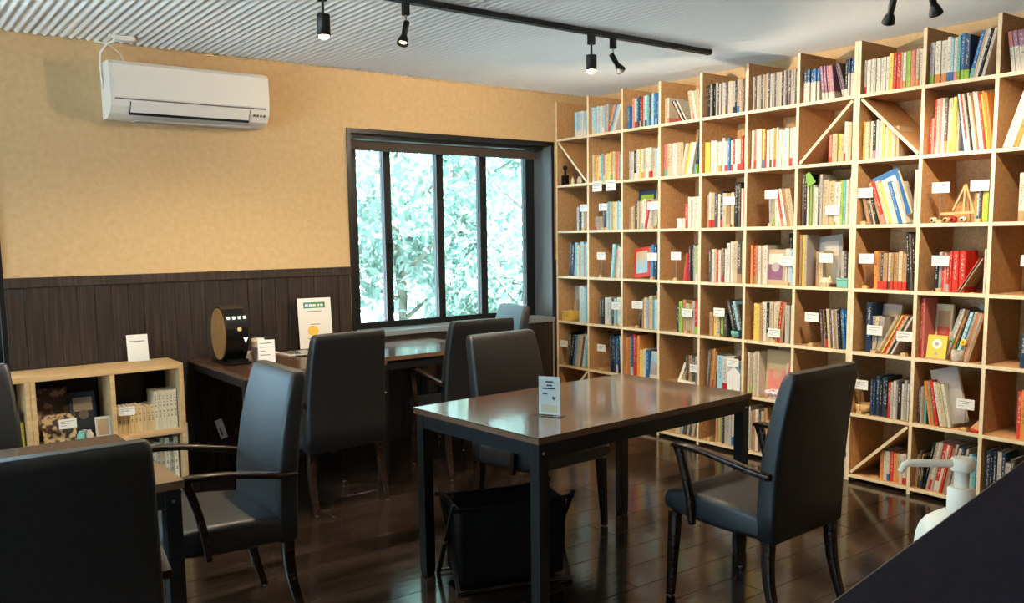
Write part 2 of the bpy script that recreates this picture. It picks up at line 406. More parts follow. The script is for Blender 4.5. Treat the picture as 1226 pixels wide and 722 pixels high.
# ------------------------------------------------------------------ outside: trees, and ground made pale to bounce daylight indoors
mb = MB(); mb.box(-30, 30, -30, 40, -0.7, -0.25); g_ = mb.build('ground', 'bounce_ground'); struct(g_, 'ground outside the windows, made pale to bounce daylight indoors', 'ground')
def tree(name, label, x, y, h, rad, nl, seed, z0=-0.3, low=0.2):
    R = random.Random(seed)
    t = thing(name, label, 'tree', (x, y, -0.25))
    mb = MB()
    pts = [(0, 0, 0), (0.05, 0.02, h*0.3), (-0.04, 0.05, h*0.6), (0.02, 0, h*0.9)]
    mb.tube(pts, [0.07, 0.055, 0.04, 0.015], 8)
    ends = []
    for k in range(9):
        a = k*2.4; zz = h*(0.25+0.07*k); rr = rad*(0.55+0.3*R.random())
        e = (rr*math.cos(a), rr*math.sin(a), zz+0.35); ends.append(e)
        mb.tube([(0, 0, zz-0.1), (rr*0.5*math.cos(a), rr*0.5*math.sin(a), zz+0.1), e], [0.03, 0.02, 0.008], 6)
    mb.build('trunk', 'bark', t)
    cl = []
    for k in range(30):
        a = R.random()*2*PI; u = R.random()**0.5; zz = low*h + (1-low)*h*R.random()
        cl.append((rad*u*math.cos(a), rad*u*math.sin(a), zz, 0.2+0.25*R.random()))
    V = []; Fc = []
    for k in range(nl):
        cx, cy, cz, cr = cl[R.randrange(len(cl))]
        px, py_, pz_ = cx+R.gauss(0, cr*0.6), cy+R.gauss(0, cr*0.6), cz+R.gauss(0, cr*0.55)
        s = 0.035+0.035*R.random()
        n = Vector((R.gauss(0, 1), R.gauss(0, 1), R.gauss(0.6, 1))).normalized()
        a = n.orthogonal().normalized(); a = Matrix.Rotation(R.random()*6.28, 3, n) @ a; bq = n.cross(a)
        c = Vector((px, py_, max(pz_, 0.05))); o = len(V)
        V += [tuple(c-a*s*1.3), tuple(c+bq*s*0.6+n*s*0.2), tuple(c+a*s*1.3), tuple(c-bq*s*0.6+n*s*0.2)]
        Fc.append((o, o+1, o+2, o+3))
    mb = MB(); mb.add(V, Fc); f = mb.build('foliage', 'leaf', t, fixn=False); f['kind'] = 'stuff'
    return t
tree('garden_tree', 'leafy tree seen through the left panes of the window', 0.15, 2.7, 3.4, 1.0, 3400, 1)
tree('garden_tree', 'leafy tree seen through the middle panes of the window', 1.2, 3.1, 3.8, 1.1, 3600, 2)
tree('garden_tree', 'leafy tree seen through the rightmost pane of the window', 2.6, 3.4, 3.6, 1.1, 3400, 3)
tree('garden_shrub', 'low bush at the foot of the trees outside the window', 1.3, 2.0, 1.7, 0.9, 2000, 4, low=0.05)
tree('garden_tree', 'far tree outside behind the other trees of the middle panes', 2.4, 5.6, 5.2, 1.6, 1500, 5)
tree('garden_tree', 'tree outside the window at the far left edge', -2.7, 4.6, 3.6, 1.1, 2600, 6)

# ------------------------------------------------------------------ tall bookcases
CW, CH, TH, TT = 0.356, 0.345, 0.018, 0.288
Y0, ZB, DEP = -0.021, 0.030, 0.345
def col_y(c):        # y of the centre of upright c
    return Y0 - c*CW - (0.0193 if c >= 8 else 0)
def line_z(r):       # z of the centre of shelf line r (0 = top edge, 7 = bottom board)
    return ZB + 6*CH + TT if r == 0 else ZB + (7-r)*CH
ZT = line_z(0)
def panel_mesh(name, sx, sy, sz, front=True):
    """panel with a paler front edge"""
    mb = MB(); v = [(x, y, z) for z in (0, sz) for y in (-sy/2, sy/2) for x in (0, sx)]
    mb.add(v, [(0, 2, 3, 1), (4, 5, 7, 6), (0, 1, 5, 4), (2, 6, 7, 3), (0, 4, 6, 2), (1, 3, 7, 5)], [0, 0, 0, 0, 1, 0])
    return mb.mesh(name, ['plywood', 'plywood_edge'])
upm = panel_mesh('upright', DEP, TH, ZT)
shm = panel_mesh('shelf_board', DEP-0.006, CW-TH, TH)
def bookcase(label, ups, cells):
    root = thing('bookcase', label, 'bookcase', (0, ups[-1], 0), 0, 'tall plywood bookcases on the right wall')
    inv = T(0, -ups[-1], 0)
    for yy in ups: place('upright', upm, root, inv @ T(0, yy, 0))
    for yc in cells:
        for r in range(1, 8): place('shelf_board', shm, root, inv @ T(0.0, yc, line_z(r)-TH/2))
    mb = MB(); mb.box(DEP, DEP+0.006, ups[-1]-TH/2, ups[0]+TH/2, 0.0, ZT); mb.build('back_panel', 'plywood', root, inv)
    return root, inv
upsA = [col_y(c) for c in range(0, 8)]
caseA, invA = bookcase('tall open plywood bookcase of seven columns nearest the window', upsA, [col_y(c)-CW/2 for c in range(7)])
upsB = [col_y(7)-0.0193] + [col_y(c) for c in range(8, 12)]
caseB, invB = bookcase('tall open plywood bookcase at the right edge beyond the double upright', upsB, [upsB[i]-CW/2 for i in range(4)])
def cell(r, c):      # left inner y, right inner y, floor z of a cell (row 1..7, column 1..11)
    yl = (col_y(c-1) if c != 8 else col_y(7)-0.0193) - TH/2
    return yl, yl-(CW-TH), line_z(r)+TH/2
def brace(r, c, rising):
    yl, yr, z = cell(r, c); h = CH-TH; w = CW-TH
    root, inv = (caseA, invA) if c <= 7 else (caseB, invB)
    ang = math.atan2(h, w); t = 0.016
    p = (0, 0.0); 
    if rising: a, b_ = (yl, z), (yr, z+h)
    else: a, b_ = (yl, z+h), (yr, z)
    d = Vector((b_[0]-a[0], b_[1]-a[1])).normalized(); nrm = Vector((-d.y, d.x))*t/2
    A, B_ = Vector(a)+d*0.012, Vector(b_)-d*0.012
    poly = [tuple(A+nrm), tuple(B_+nrm), tuple(B_-nrm), tuple(A-nrm)]
    mb = MB()
    R0 = [(0.004, u, v) for u, v in poly]; R1 = [(DEP-0.02, u, v) for u, v in poly]
    mb.add(R0+R1, [(0, 1, 2, 3), (7, 6, 5, 4), (0, 4, 5, 1), (1, 5, 6, 2), (2, 6, 7, 3), (3, 7, 4, 0)], [1, 0, 0, 0, 0, 0])
    mb.build('diagonal_brace', ['plywood', 'plywood_edge'], root, inv)
brace(2, 1, False); brace(2, 7, True); brace(2, 8, False); brace(7, 1, True); brace(7, 8, True)

# ------------------------------------------------------------------ books
PAL = dict(w=((218, 209, 192), 'white'), c=((202, 180, 144), 'cream'), y=((236, 200, 92), 'yellow'), o=((224, 146, 72), 'orange'), r=((202, 56, 40), 'red'),
           p=((222, 132, 120), 'pink'), g=((70, 130, 84), 'green'), l=((156, 190, 70), 'lime green'), t=((112, 180, 176), 'teal'), b=((44, 110, 168), 'blue'),
           n=((36, 58, 88), 'navy'), k=((32, 31, 33), 'black'), s=((176, 168, 160), 'grey'), d=((84, 74, 68), 'dark grey'), m=((178, 138, 96), 'tan'),
           u=((170, 206, 220), 'pale blue'), v=((150, 104, 130), 'mauve'))
ROWN = ['', 'top', 'second', 'third', 'fourth', 'fifth', 'sixth', 'bottom']
ORD = ['', 'first', 'second', 'third', 'fourth', 'fifth', 'sixth', 'seventh', 'eighth', 'ninth', 'tenth', 'eleventh', 'twelfth', 'thirteenth', 'fourteenth', 'fifteenth', 'sixteenth', 'seventeenth', 'eighteenth', 'nineteenth', 'twentieth', 'twenty-first', 'twenty-second', 'twenty-third', 'twenty-fourth', 'twenty-fifth', 'twenty-sixth']
PAGE = lin((232, 222, 200))
def book_geo(t, h, d, main, band=None, topb=None):
    """spine on x=0 facing -x; thickness along y 0..-t (left to right), height z; returns verts, faces, colours, uvs"""
    cm = lin(main); cb = lin(band) if band else cm; ct = lin(topb) if topb else cm
    c = 0.0022 if t > 0.007 else t*0.25
    zs = [0, h*0.22, h*0.74, h] if not topb else [0, h*0.3, h*0.62, h]
    V = []; Fc = []; C = []; U = []
    # outer shell: front spine corners chamfered
    ring = [(0, -c), (0, -t+c), (c, -t), (d, -t), (d, 0), (c, 0)]
    for z in zs: V += [(x, y, z) for x, y in ring]
    bc = [cb, cm, ct]
    for k in range(3):
        for i in range(6):
            if i == 3: continue
            j = (i+1) % 6
            Fc.append((k*6+i, k*6+j, (k+1)*6+j, (k+1)*6+i)); C.append(bc[k])
            U.append([(0, zs[k]/h), (1, zs[k]/h), (1, zs[k+1]/h), (0, zs[k+1]/h)] if i == 0 else None)
    # page block, slightly inside
    e = min(0.003, h*0.02); a = min(0.0018, t*0.15)
    o = len(V)
    pv = [(c, -a), (c, -t+a), (d-e, -t+a), (d-e, -a)]
    for z in (e, h-e): V += [(x, y, z) for x, y in pv]
    Fc += [(o+4, o+5, o+6, o+7), (o+3, o+2, o+1, o), (o+2, o+3, o+7, o+6)]; C += [PAGE]*3; U += [None]*3
    # cover boards' rims
    o2 = 18
    for i0, i1, p0, p1 in ((5, 4, 0, 3), (2, 3, 1, 2)):
        Fc.append((o2+i0, o2+i1, o+4+p1, o+4+p0)); C.append(cm); U.append(None)
    Fc.append((18+0, 18+5, o+4)); C.append(cm); U.append(None)
    Fc.append((18+0, o+4, o+5, 18+1)); C.append(cm); U.append(None)
    Fc.append((18+1, o+5, 18+2)); C.append(cm); U.append(None)
    Fc.append((5, 0, 1, 2)); C.append(cm); U.append(None)
    return V, Fc, C, U
def face_geo(w, h, t, main, art, art2):
    """book standing cover outwards: cover on x=0"""
    cm, ca, cb2 = lin(main), lin(art), lin(art2)
    V = []; Fc = []; C = []; U = []
    ys = [0, -w*0.14, -w*0.86, -w]; zs = [0, h*0.14, h*0.58, h*0.88, h]
    for z in zs: V += [(0, y, z) for y in ys]
    for k in range(4):
        for i in range(3):
            Fc.append((k*4+i, k*4+i+1, (k+1)*4+i+1, (k+1)*4+i))
            C.append(ca if i == 1 and k == 1 else (cb2 if i == 1 and k == 2 else cm)); U.append(None)
    o = len(V); V += [(x, y, z) for z in (0, h) for x, y in ((0, 0), (0, -w), (t, -w), (t, 0))]
    Fc += [(o+1, o+2, o+6, o+5), (o+2, o+3, o+7, o+6), (o+3, o, o+4, o+7), (o+4, o+5, o+6, o+7), (o+3, o+2, o+1, o)]; C += [PAGE, cm, cm, PAGE, PAGE]; U += [None]*5
    # round motif, standing slightly proud
    n = 10; o = len(V); V += [(-0.0006, -w*0.5+w*0.2*math.cos(2*PI*i/n), h*0.5+w*0.2*math.sin(2*PI*i/n)) for i in range(n)]
    Fc.append(tuple(range(o, o+n))); C.append(tuple(0.5*a+0.5*b_ for a, b_ in zip(ca, cb2))); U.append(None)
    return V, Fc, C, U
BOOKS = []           # (score, matrix, geo, label info)
def dist2(y, z, x=0.05): return (CAM.x-x)**2+(CAM.y-y)**2+(CAM.z-z)**2
def parse(tok):
    topb = band = None
    if '^' in tok: tok, q_ = tok.split('^'); topb = PAL[q_][0]
    if '/' in tok: tok, q_ = tok.split('/'); band = PAL[q_][0]
    return PAL[tok][0], band, topb, PAL[tok][1]
RB = random.Random(11)
CELLBOOKS = {}
def jit(c, a=9): 
    k = RB.uniform(-a, a)
    return tuple(max(0, min(255, v+k+RB.uniform(-3, 3))) for v in c)
def fill(r, c, x0, x1, h, toks, lean=0.0, depth=0.14, setb=0.02, hvar=0.035):
    """books side by side between fractions x0..x1 of the cell, h as a fraction of the cell's clear height"""
    yl, yr, z = cell(r, c); W = CW-TH; H = 0.327
    toks = toks.split(); n = len(toks); a = math.radians(lean)
    span = (x1-x0)*W; lo = x0*W
    hmax = h*H
    ext = abs(math.sin(a))*hmax
    if lean < 0: lo += ext
    span -= ext
    ws = [RB.uniform(0.75, 1.25) for _ in toks]; s = sum(ws)
    cur = lo
    for tk, wgt in zip(toks, ws):
        step = span*wgt/s; t = max(0.004, step*math.cos(a)-0.0006)
        hh = hmax*(1+RB.uniform(-hvar, hvar*0.2)); dd = depth*RB.uniform(0.9, 1.1)
        if r > 1 and not 0 < 0: hh = min(hh, 0.318)
        main, band, topb, nm = parse(tk)
        main = jit(main); 
        geo = book_geo(t, hh, dd, main, band and jit(band), topb and jit(topb))
        sx = setb + RB.uniform(0, 0.012)
        # lean about the bottom corner that rests on the board
        if lean >= 0: M = T(sx, yl-cur-t/math.cos(a)+0.0, z) @ RX(a) @ T(0, t, 0)
        else: M = T(sx, yl-cur, z) @ RX(a)
        ymid = yl-cur-t/2
        vis = not ((r == 7 and c in (1, 2, 3, 7)) or (r == 6 and c in (1,) and False))
        sc = hh*t/dist2(ymid, z+hh/2) * (1 if vis and c <= 10 else 0)
        BOOKS.append([sc, M, geo, (r, c, lo, cur, nm, hh, lean)])
        cur += step
def face(r, c, x, w, h, main, art, art2, back=9, setb=0.03, t=0.012, turn=0, tilt=0):
    yl, yr, z = cell(r, c); W = CW-TH; H = 0.327
    wm, hm = w*W, h*H
    geo = face_geo(wm, hm, t, jit(PAL[main][0]), jit(PAL[art][0]), jit(PAL[art2][0]))
    M = T(setb, yl-x*W, z) @ RZ(math.radians(turn)) @ RY(math.radians(back))
    if tilt:
        tl_ = math.radians(tilt)
        if tilt < 0: M = T(setb, yl-x*W, z) @ RZ(math.radians(turn)) @ RX(tl_) @ RY(math.radians(back))
        else: M = T(setb, yl-x*W, z) @ RZ(math.radians(turn)) @ T(0, -wm*math.cos(tl_), 0) @ RX(tl_) @ T(0, wm, 0) @ RY(math.radians(back))
    BOOKS.append([hm*wm/dist2(yl, z), M, geo, (r, c, x*W, x*W, PAL[main][1]+' face-out', hm, 0)])

# top row
fill(1, 1, .52, 1, .56, 'u/w^u u/w u/w w u/w u w/u')
fill(1, 2, .01, .40, .60, 'u/w u u/w w/u u w u/w'); fill(1, 2, .40, .52, .62, 's s'); fill(1, 2, .50, .92, .60, 'o/r b/t u w', 20)
fill(1, 3, .03, .12, .5, 'b'); fill(1, 3, .20, .33, .62, 'p w/r'); fill(1, 3, .33, .70, .64, 'b/d n/s r/d s u/n t d/b'); fill(1, 3, .70, .99, .66, 'b u b b/u b t b')
fill(1, 4, .05, .16, .52, 'c w/p'); fill(1, 4, .16, .62, .50, 'm/r k w k w', -32); fill(1, 4, .6, .99, .58, 'c c/p w c c/o', -10)
fill(1, 5, .03, .34, .62, 'd k s k k s k'); fill(1, 5, .34, .99, .62, 's s s/c d s c s s/n k s/b s m d s w')
fill(1, 6, .02, .60, .62, 's d s s d s m s d s s d s s'); fill(1, 6, .60, .99, .62, 'c k s d s d s s d s')
fill(1, 7, .03, .32, .56, 'w^n w^b w^n w^b w^b'); fill(1, 7, .32, .62, .58, 'v/w v/w v/w p/w v/w', -7); fill(1, 7, .60, .84, .60, 'd/w v/w d/w', -16); fill(1, 7, .80, .99, .62, 'k/w w^b w^n w^b w^n')
fill(1, 8, .02, .43, .54, 'w/r w w w w w w w w w', 0, hvar=.015); fill(1, 8, .43, .62, .58, 'y r r/r'); fill(1, 8, .61, .99, .58, 'c/o w/o l l p/o p c/o w w/o')
fill(1, 9, .02, .09, .62, 's/l'); fill(1, 9, .09, .27, .64, 'w/o w/o'); fill(1, 9, .27, .42, .66, 'w/b u/b w/p'); fill(1, 9, .42, .52, .68, 't/l b/l'); fill(1, 9, .52, .60, .66, 'n/l')
fill(1, 9, .58, .97, .70, 'b/t c w k w', 14)
fill(1, 10, .04, .4, .6, 'w^p w^v w^v w^y', -8); fill(1, 10, .42, .98, .6, 'r w w b y w k w')
# second row
fill(2, 2, .02, .99, .62, 'w y/w r y w/p t p/w w/y y w y/l w o p t w', hvar=.12)
fill(2, 3, .10, .99, .62, 's w k/w w y w/o c w w/r c u u/w', hvar=.06)
fill(2, 4, .02, .52, .66, 'p/t c c w c c'); fill(2, 4, .46, .86, .64, 'w c y w w', 12); fill(2, 4, .80, .99, .92, 'k/t n/l', 8)
fill(2, 5, .02, .99, .62, 'y y w w c w/o w w/r b w/r r/w w w/r r c/r', hvar=.1)
fill(2, 6, .02, .99, .70, 'w p/r w w y/b r w w/d w o/r w w w u/w w w/r w w', hvar=.08)
fill(2, 7, .52, .8, .48, 'p/r c c y/c c'); fill(2, 7, .8, .99, .66, 'w/r w c w/r')
fill(2, 8, .02, .40, .62, 'y w c w k/p w/u w y'); fill(2, 8, .40, .62, .50, 'w y w c c')
fill(2, 9, .04, .12, .55, 'r/r p'); fill(2, 9, .12, .32, .84, 'r/p s p w d/m'); fill(2, 9, .3, .48, .82, 's/w c/y y s'); fill(2, 9, .42, .98, .88, 'n u r/w w k w w m w u w r y o o', -9, hvar=.08)
fill(2, 10, .04, .98, .85, 'w w o w w t n w p w', 18, hvar=.06)
# third row
fill(3, 1, .55, .99, .55, 's d w s m c', hvar=.1)
fill(3, 2, .10, .36, .30, 'm/r s m', depth=.12); fill(3, 2, .40, .99, .62, 'n w t w c y w u u u', hvar=.05); fill(3, 2, .8, .98, .85, 'n k', setb=.16)
face(3, 3, .04, .5, .84, 'n', 'o', 'l', back=6, setb=.12); fill(3, 3, .08, .28, .5, 'm c m', hvar=.1); fill(3, 3, .28, .66, .64, 'k c c w/t w r', hvar=.1); fill(3, 3, .55, .99, .6, 'r w c s c', 12)
fill(3, 4, .58, .66, .5, 'r'); fill(3, 4, .66, .99, .62, 'w w w w', hvar=.01); fill(3, 4, .38, .6, .2, 'w w', depth=.1, hvar=.01)
fill(3, 5, .06, .45, .68, 'm w/r c/r d w k/r', hvar=.07); fill(3, 5, .45, .72, .66, 'c m c'); fill(3, 5, .74, .86, .84, 'k d'); fill(3, 5, .86, .99, .72, 'w p c')
fill(3, 6, .40, .62, .66, 's c/l w', -3); fill(3, 6, .52, .99, .68, 'w r/p w m c c', -12)
fill(3, 7, .04, .14, .9, 'd k', hvar=.01); fill(3, 7, .14, .34, .72, 'w m w w', hvar=.1); fill(3, 7, .34, .44, .9, 'd s'); fill(3, 7, .44, .78, .8, 'c c w', hvar=.1, depth=.1); fill(3, 7, .76, .99, .78, 'l t w c w/u', hvar=.1)
fill(3, 8, .05, .34, .44, 'm d c k', -14); fill(3, 8, .14, .8, .72, 'm r/p c y w w b w', -18); face(3, 8, .42, .44, .8, 'b', 'c', 'u', back=4, setb=.05, t=.02, tilt=-22); fill(3, 8, .90, .99, .84, 'w y')
fill(3, 9, .76, .99, .5, 'o/t u/n d y y/l l c', hvar=.16)
fill(3, 10, .30, .99, .76, 'w/m d b u k k w m c', hvar=.1)
# fourth row
fill(4, 1, .28, .6, .78, 'd n u', 4); fill(4, 1, .52, .99, .78, 't w c u m u w', hvar=.12)
fill(4, 2, .58, .99, .72, 'u t m c w s', 6, hvar=.14)
face(4, 3, .18, .46, .64, 'r', 'u', 'c', back=8, setb=.05, t=.02, tilt=-8); fill(4, 3, .76, .98, .74, 'b n b', hvar=.02)
fill(4, 4, .70, .99, .74, 'd k s l/w c w', hvar=.08)
fill(4, 5, .14, .64, .66, 'd w c r w c/r d w w', hvar=.06); fill(4, 5, .56, .74, .78, 'w w'); fill(4, 5, .70, .99, .80, 'c d/m c', hvar=.02)
fill(4, 6, .05, .22, .72, 'o r/m m', hvar=.02); fill(4, 6, .22, .42, .72, 'w c w'); face(4, 6, .36, .42, .64, 'c', 'v', 'w', back=3, setb=.03, t=.05); fill(4, 6, .60, .97, .93, 'k d k k n', setb=.14, hvar=.01); fill(4, 6, .80, .98, .66, 'w u')
fill(4, 7, .03, .16, .9, 'm y s', hvar=.02); face(4, 7, .18, .5, .86, 's', 's', 'w', back=6, setb=.12, t=.015, tilt=-6); fill(4, 7, .3, .44, .62, 'm c', setb=.04); fill(4, 7, .82, .98, .62, 's d w')
fill(4, 8, .28, .82, .62, 'o m/r d/r m/r w/d m/r m/r c/r m/r', hvar=.06); fill(4, 8, .80, .99, .92, 'k d k', -4)
fill(4, 9, .20, .32, .62, 'k s'); fill(4, 9, .32, .48, .62, 'r p r/s r', hvar=.1); fill(4, 9, .48, .66, .64, 'r r'); fill(4, 9, .54, .93, .62, 'r/o k s m', 32); fill(4, 9, .93, .99, .68, 'w r')
# fifth row
fill(5, 1, .64, .99, .84, 'u w u t c', hvar=.05); face(5, 1, .05, .55, .8, 's', 'm', 'c', back=4, setb=.14, t=.02); fill(5, 1, .04, .30, .22, 'y y', depth=.1)
fill(5, 2, .26, .99, .62, 'd k w u/w c n u w u', hvar=.08)
face(5, 3, .34, .62, .88, 'd', 'k', 's', back=4, setb=.17, t=.02); fill(5, 3, .42, .99, .72, 'k m w s c t u w', hvar=.14)
fill(5, 4, .38, .99, .66, 'n l/l m c m s r/l o', hvar=.16)
fill(5, 5, .18, .6, .46, 'm y c/t l d', hvar=.14); fill(5, 5, .56, .99, .74, 'n d k u/n d', -14, hvar=.12)
fill(5, 6, .14, .34, .7, 'y y m', hvar=.04); fill(5, 6, .32, .66, .74, 'w k/c c w', hvar=.06); fill(5, 6, .56, .84, .76, 'c r m', 6); fill(5, 6, .82, .99, .7, 's w')
fill(5, 7, .44, .99, .68, 'd m k/r c d w m s k d b b', -5, hvar=.06)
fill(5, 8, .18, .28, .84, 'n'); face(5, 8, .26, .34, .8, 's', 'm', 'c', back=8, setb=.1, t=.02); fill(5, 8, .2, .48, .62, 's c s', 6, setb=.03); fill(5, 8, .36, .98, .72, 'c m y r c k w', 28)
fill(5, 9, .02, .09, .94, 'r p', hvar=.01); face(5, 9, .10, .26, .84, 'c', 'r', 'm', back=4, setb=.12, t=.02); fill(5, 9, .32, .72, .84, 's w o k', 18, setb=.06); face(5, 9, .5, .3, .84, 's', 'd', 'w', back=4, setb=.16, t=.02, tilt=14); fill(5, 9, .56, .99, .80, 'u s o s m', 16)
fill(5, 10, .42, .99, .5, 'n s m u n c w', hvar=.2)
# sixth row
fill(6, 1, .24, .36, .8, 'd k'); fill(6, 1, .30, .99, .78, 'k b s c d u t', 10, hvar=.12)
fill(6, 2, .56, .99, .84, 'n k n b/w n u w', -3, hvar=.05)
fill(6, 3, .04, .42, .9, 'o m b/u r r o', hvar=.1); fill(6, 3, .40, .70, .62, 'y w b', hvar=.05); face(6, 3, .52, .46, .58, 'w', 's', 'u', back=7, setb=.03, t=.02); fill(6, 3, .60, .98, .9, 'm d r m k', setb=.15)
fill(6, 4, .62, .99, .62, 'd m d s', hvar=.08); face(6, 4, .44, .46, .42, 'w', 'm', 'd', back=24, setb=.02, t=.012, tilt=5)
fill(6, 5, .10, .36, .8, 's d m o/r m', 4, hvar=.1); face(6, 5, .40, .4, .86, 'm', 's', 'c', back=4, setb=.17, t=.02); fill(6, 5, .34, .74, .68, 'u w/r w/r', setb=.03, hvar=.02); fill(6, 5, .74, .98, .6, 'u u', setb=.03)
fill(6, 6, .03, .28, .84, 'w c/l w c w', hvar=.05); face(6, 6, .28, .5, .88, 'c', 'p', 'c', back=5, setb=.08, t=.025); fill(6, 6, .82, .99, .7, 'w p s', 4)
fill(6, 7, .24, .92, .46, 's m s d s m', hvar=.1); 
fill(6, 8, .30, .99, .66, 'n n n k n k/d r s w s k w s w k', 0, hvar=.12)
fill(6, 9, .04, .2, .62, 'd s m t n', hvar=.12); fill(6, 9, .12, .36, .72, 'o m r', -9); fill(6, 9, .24, .56, .70, 'w c w', -12); face(6, 9, .36, .42, .88, 's', 's', 's', back=6, setb=.05, t=.02, tilt=-16)
fill(6, 10, .42, .72, .74, 'r o r y m', hvar=.06); fill(6, 10, .70, .99, .84, 's s w r', -5)
# bottom row
fill(7, 4, .05, .5, .4, 'c m c'); fill(7, 4, .5, .98, .66, 'u d s d c', 10)
fill(7, 5, .36, .60, .66, 'm c l d s', hvar=.1); fill(7, 5, .60, .90, .78, 's w/b', hvar=.03)
fill(7, 6, .03, .48, .84, 'w s m w d c m', hvar=.1); fill(7, 6, .46, .66, .66, 'o y y', hvar=.04); fill(7, 6, .66, .98, .8, 's d m', 14)
fill(7, 8, .50, .99, .50, 'o/o w w/b r o c/o w w/r s', hvar=.08)
fill(7, 9, .03, .20, .62, 'm d y/b k', 3, hvar=.14); fill(7, 9, .16, .86, .82, 'k s w/r s r/w w r m s w n k s', 11, hvar=.08); fill(7, 9, .84, .99, .7, 'u t b')
fill(7, 10, .03, .30, .84, 'n k n w n', hvar=.05); fill(7, 10, .30, .99, .74, 's d r w m n c o w', hvar=.2)
for r in range(1, 8):      # column past the right edge of the photograph
    fill(r, 11, .05, .9, .62, 'w c n r w k s m w b c', hvar=.1)

def depth_ok(): pass
BOOKS.sort(key=lambda q_: -q_[0])
order = {}
for bk in BOOKS: order.setdefault((bk[3][0], bk[3][1]), []).append(bk)
for key, lst in order.items():
    lst.sort(key=lambda q_: q_[3][3])
    for i, bk in enumerate(lst): bk.append(i+1)
LIMIT = 300
for bk in BOOKS[:LIMIT]:
    sc, M, geo, (r, c, lo, cur, nm, hh, lean), i = bk
    mb = MB(); mb.add(geo[0], geo[1], 0, False, None, geo[2], geo[3])
    me = mb.mesh('book', 'book'); o = place('book', me, None, M)
    size = 'tall' if hh > 0.24 else ('small' if hh < 0.15 else '')
    pose = 'leaning' if abs(lean) > 5 else 'upright'
    if 'face-out' in nm: nm = nm.replace(' face-out', ''); pose = 'face-out'
    colw = '%s column from the window' % ORD[c]
    tag(o, ' '.join(('%s %s %s book, %s from left, %s row, %s' % (size, pose, nm, ORD[i], ROWN[r], colw)).split()), 'book', 'books on the tall bookcases')
mb = MB()
for bk in BOOKS[LIMIT:]: mb.add(bk[2][0], bk[2][1], 0, False, bk[1], bk[2][2], bk[2][3])
if mb.v:
    o = mb.build('small_books', 'book', fixn=False); o['kind'] = 'stuff'
    tag(o, 'the remaining smaller books filling the far cells of the tall bookcases', 'books')

# ------------------------------------------------------------------ label cards on the shelves
CARDM = {}
def card_sheet(w, h, key='c', lines=3, dark=False):
    """white sheet with faint printed lines, facing -x; base at z=0, centred on y"""
    mb = MB(); mb.box(0, 0.0012, -w/2, w/2, 0, h)
    for k in range(lines):
        z = h*(0.75-0.22*k) if lines <= 3 else h*(0.85-0.7*k/lines)
        ln = w*(0.72, 0.55, 0.3, 0.6, 0.45, 0.66)[k % 6]
        q_ = 0.014*h+0.0004
        mb.add([(-0.0004, w*0.38, z-q_), (-0.0004, w*0.38-ln, z-q_), (-0.0004, w*0.38-ln, z+q_), (-0.0004, w*0.38, z+q_)], [(0, 1, 2, 3)], 1)
    return mb.mesh('card', ['paper', 'paper_ink_dark' if dark else 'paper_ink'])
cmesh = card_sheet(0.088, 0.052)
mb = MB(); mb.box(-0.001, 0.001, -0.0015, 0.0015, 0, 0.1); stem_mesh = mb.mesh('stem', 'steel')
mb = MB(); mb.box(-0.012, 0.012, -0.014, 0.014, 0, 0.018); block_mesh = mb.mesh('block', 'wood_block')
ncard = {}
def card(r, c, x, h, turn=0, setb=0.012):
    """h: height of the card's lower edge as a fraction of the cell"""
    yl, yr, z = cell(r, c)
    k = ncard[(r, c)] = ncard.get((r, c), 0)+1
    lab = '%swhite label card on a stem, %s row, %s column from the window' % ('second ' if k == 2 else '', ROWN[r], ORD[c])
    t = thing('label_card', lab, 'card', (setb, yl-x*(CW-TH), z), math.radians(turn), 'label cards on the bookcase shelves')
    hz = h*0.327
    place('block', block_mesh, t); 
    s = place('stem', stem_mesh, t, T(0, 0, 0.017)); s.scale = (1, 1, max(hz-0.014, 0.01)/0.1)
    place('card', cmesh, t, T(-0.003, 0, hz))
for a in ((3, 1, .86, .42), (3, 2, .42, .42), (3, 3, .82, .40, 8), (3, 5, .64, .42), (3, 6, .5, .5), (3, 7, .66, .18), (3, 8, .12, .44), (3, 9, .28, .46), (3, 9, .84, .46), (3, 10, .7, .44),
          (4, 2, .36, .4), (4, 3, .82, .4), (4, 4, .4, .42), (4, 6, .86, .36), (4, 7, .56, .42), (4, 8, .18, .42), (4, 9, .32, .40), (4, 10, .52, .42),
          (5, 2, .82, .36), (5, 3, .40, .42, 12), (5, 4, .70, .34), (5, 5, .44, .40), (5, 6, .62, .10), (5, 7, .32, .44), (5, 8, .36, .30), (5, 8, .86, .24), (5, 10, .62, .48),
          (6, 1, .16, .42), (6, 2, .36, .44), (6, 4, .92, .28), (6, 5, .78, .5), (6, 8, .15, .42), (6, 9, .78, .34), (7, 5, .24, .62)):
    card(*a)
# two cards hanging under the second shelf line, near the window
yl, yr, z = cell(3, 2)
for k, x in enumerate((.28, .70)):
    o = place('shelf_tag', card_sheet(0.10, 0.075), None, T(-0.004, yl-x*(CW-TH), z+0.327-0.05))
    tag(o, '%s paper tag hanging from shelf edge, third row, second column from the window' % ('left' if k == 0 else 'right'), 'tag', 'tags hanging from the shelf edge')

# ------------------------------------------------------------------ small things in the cells
def spot(r, c, x, setb): 
    yl, yr, z = cell(r, c); return Vector((setb, yl-x*(CW-TH), z))
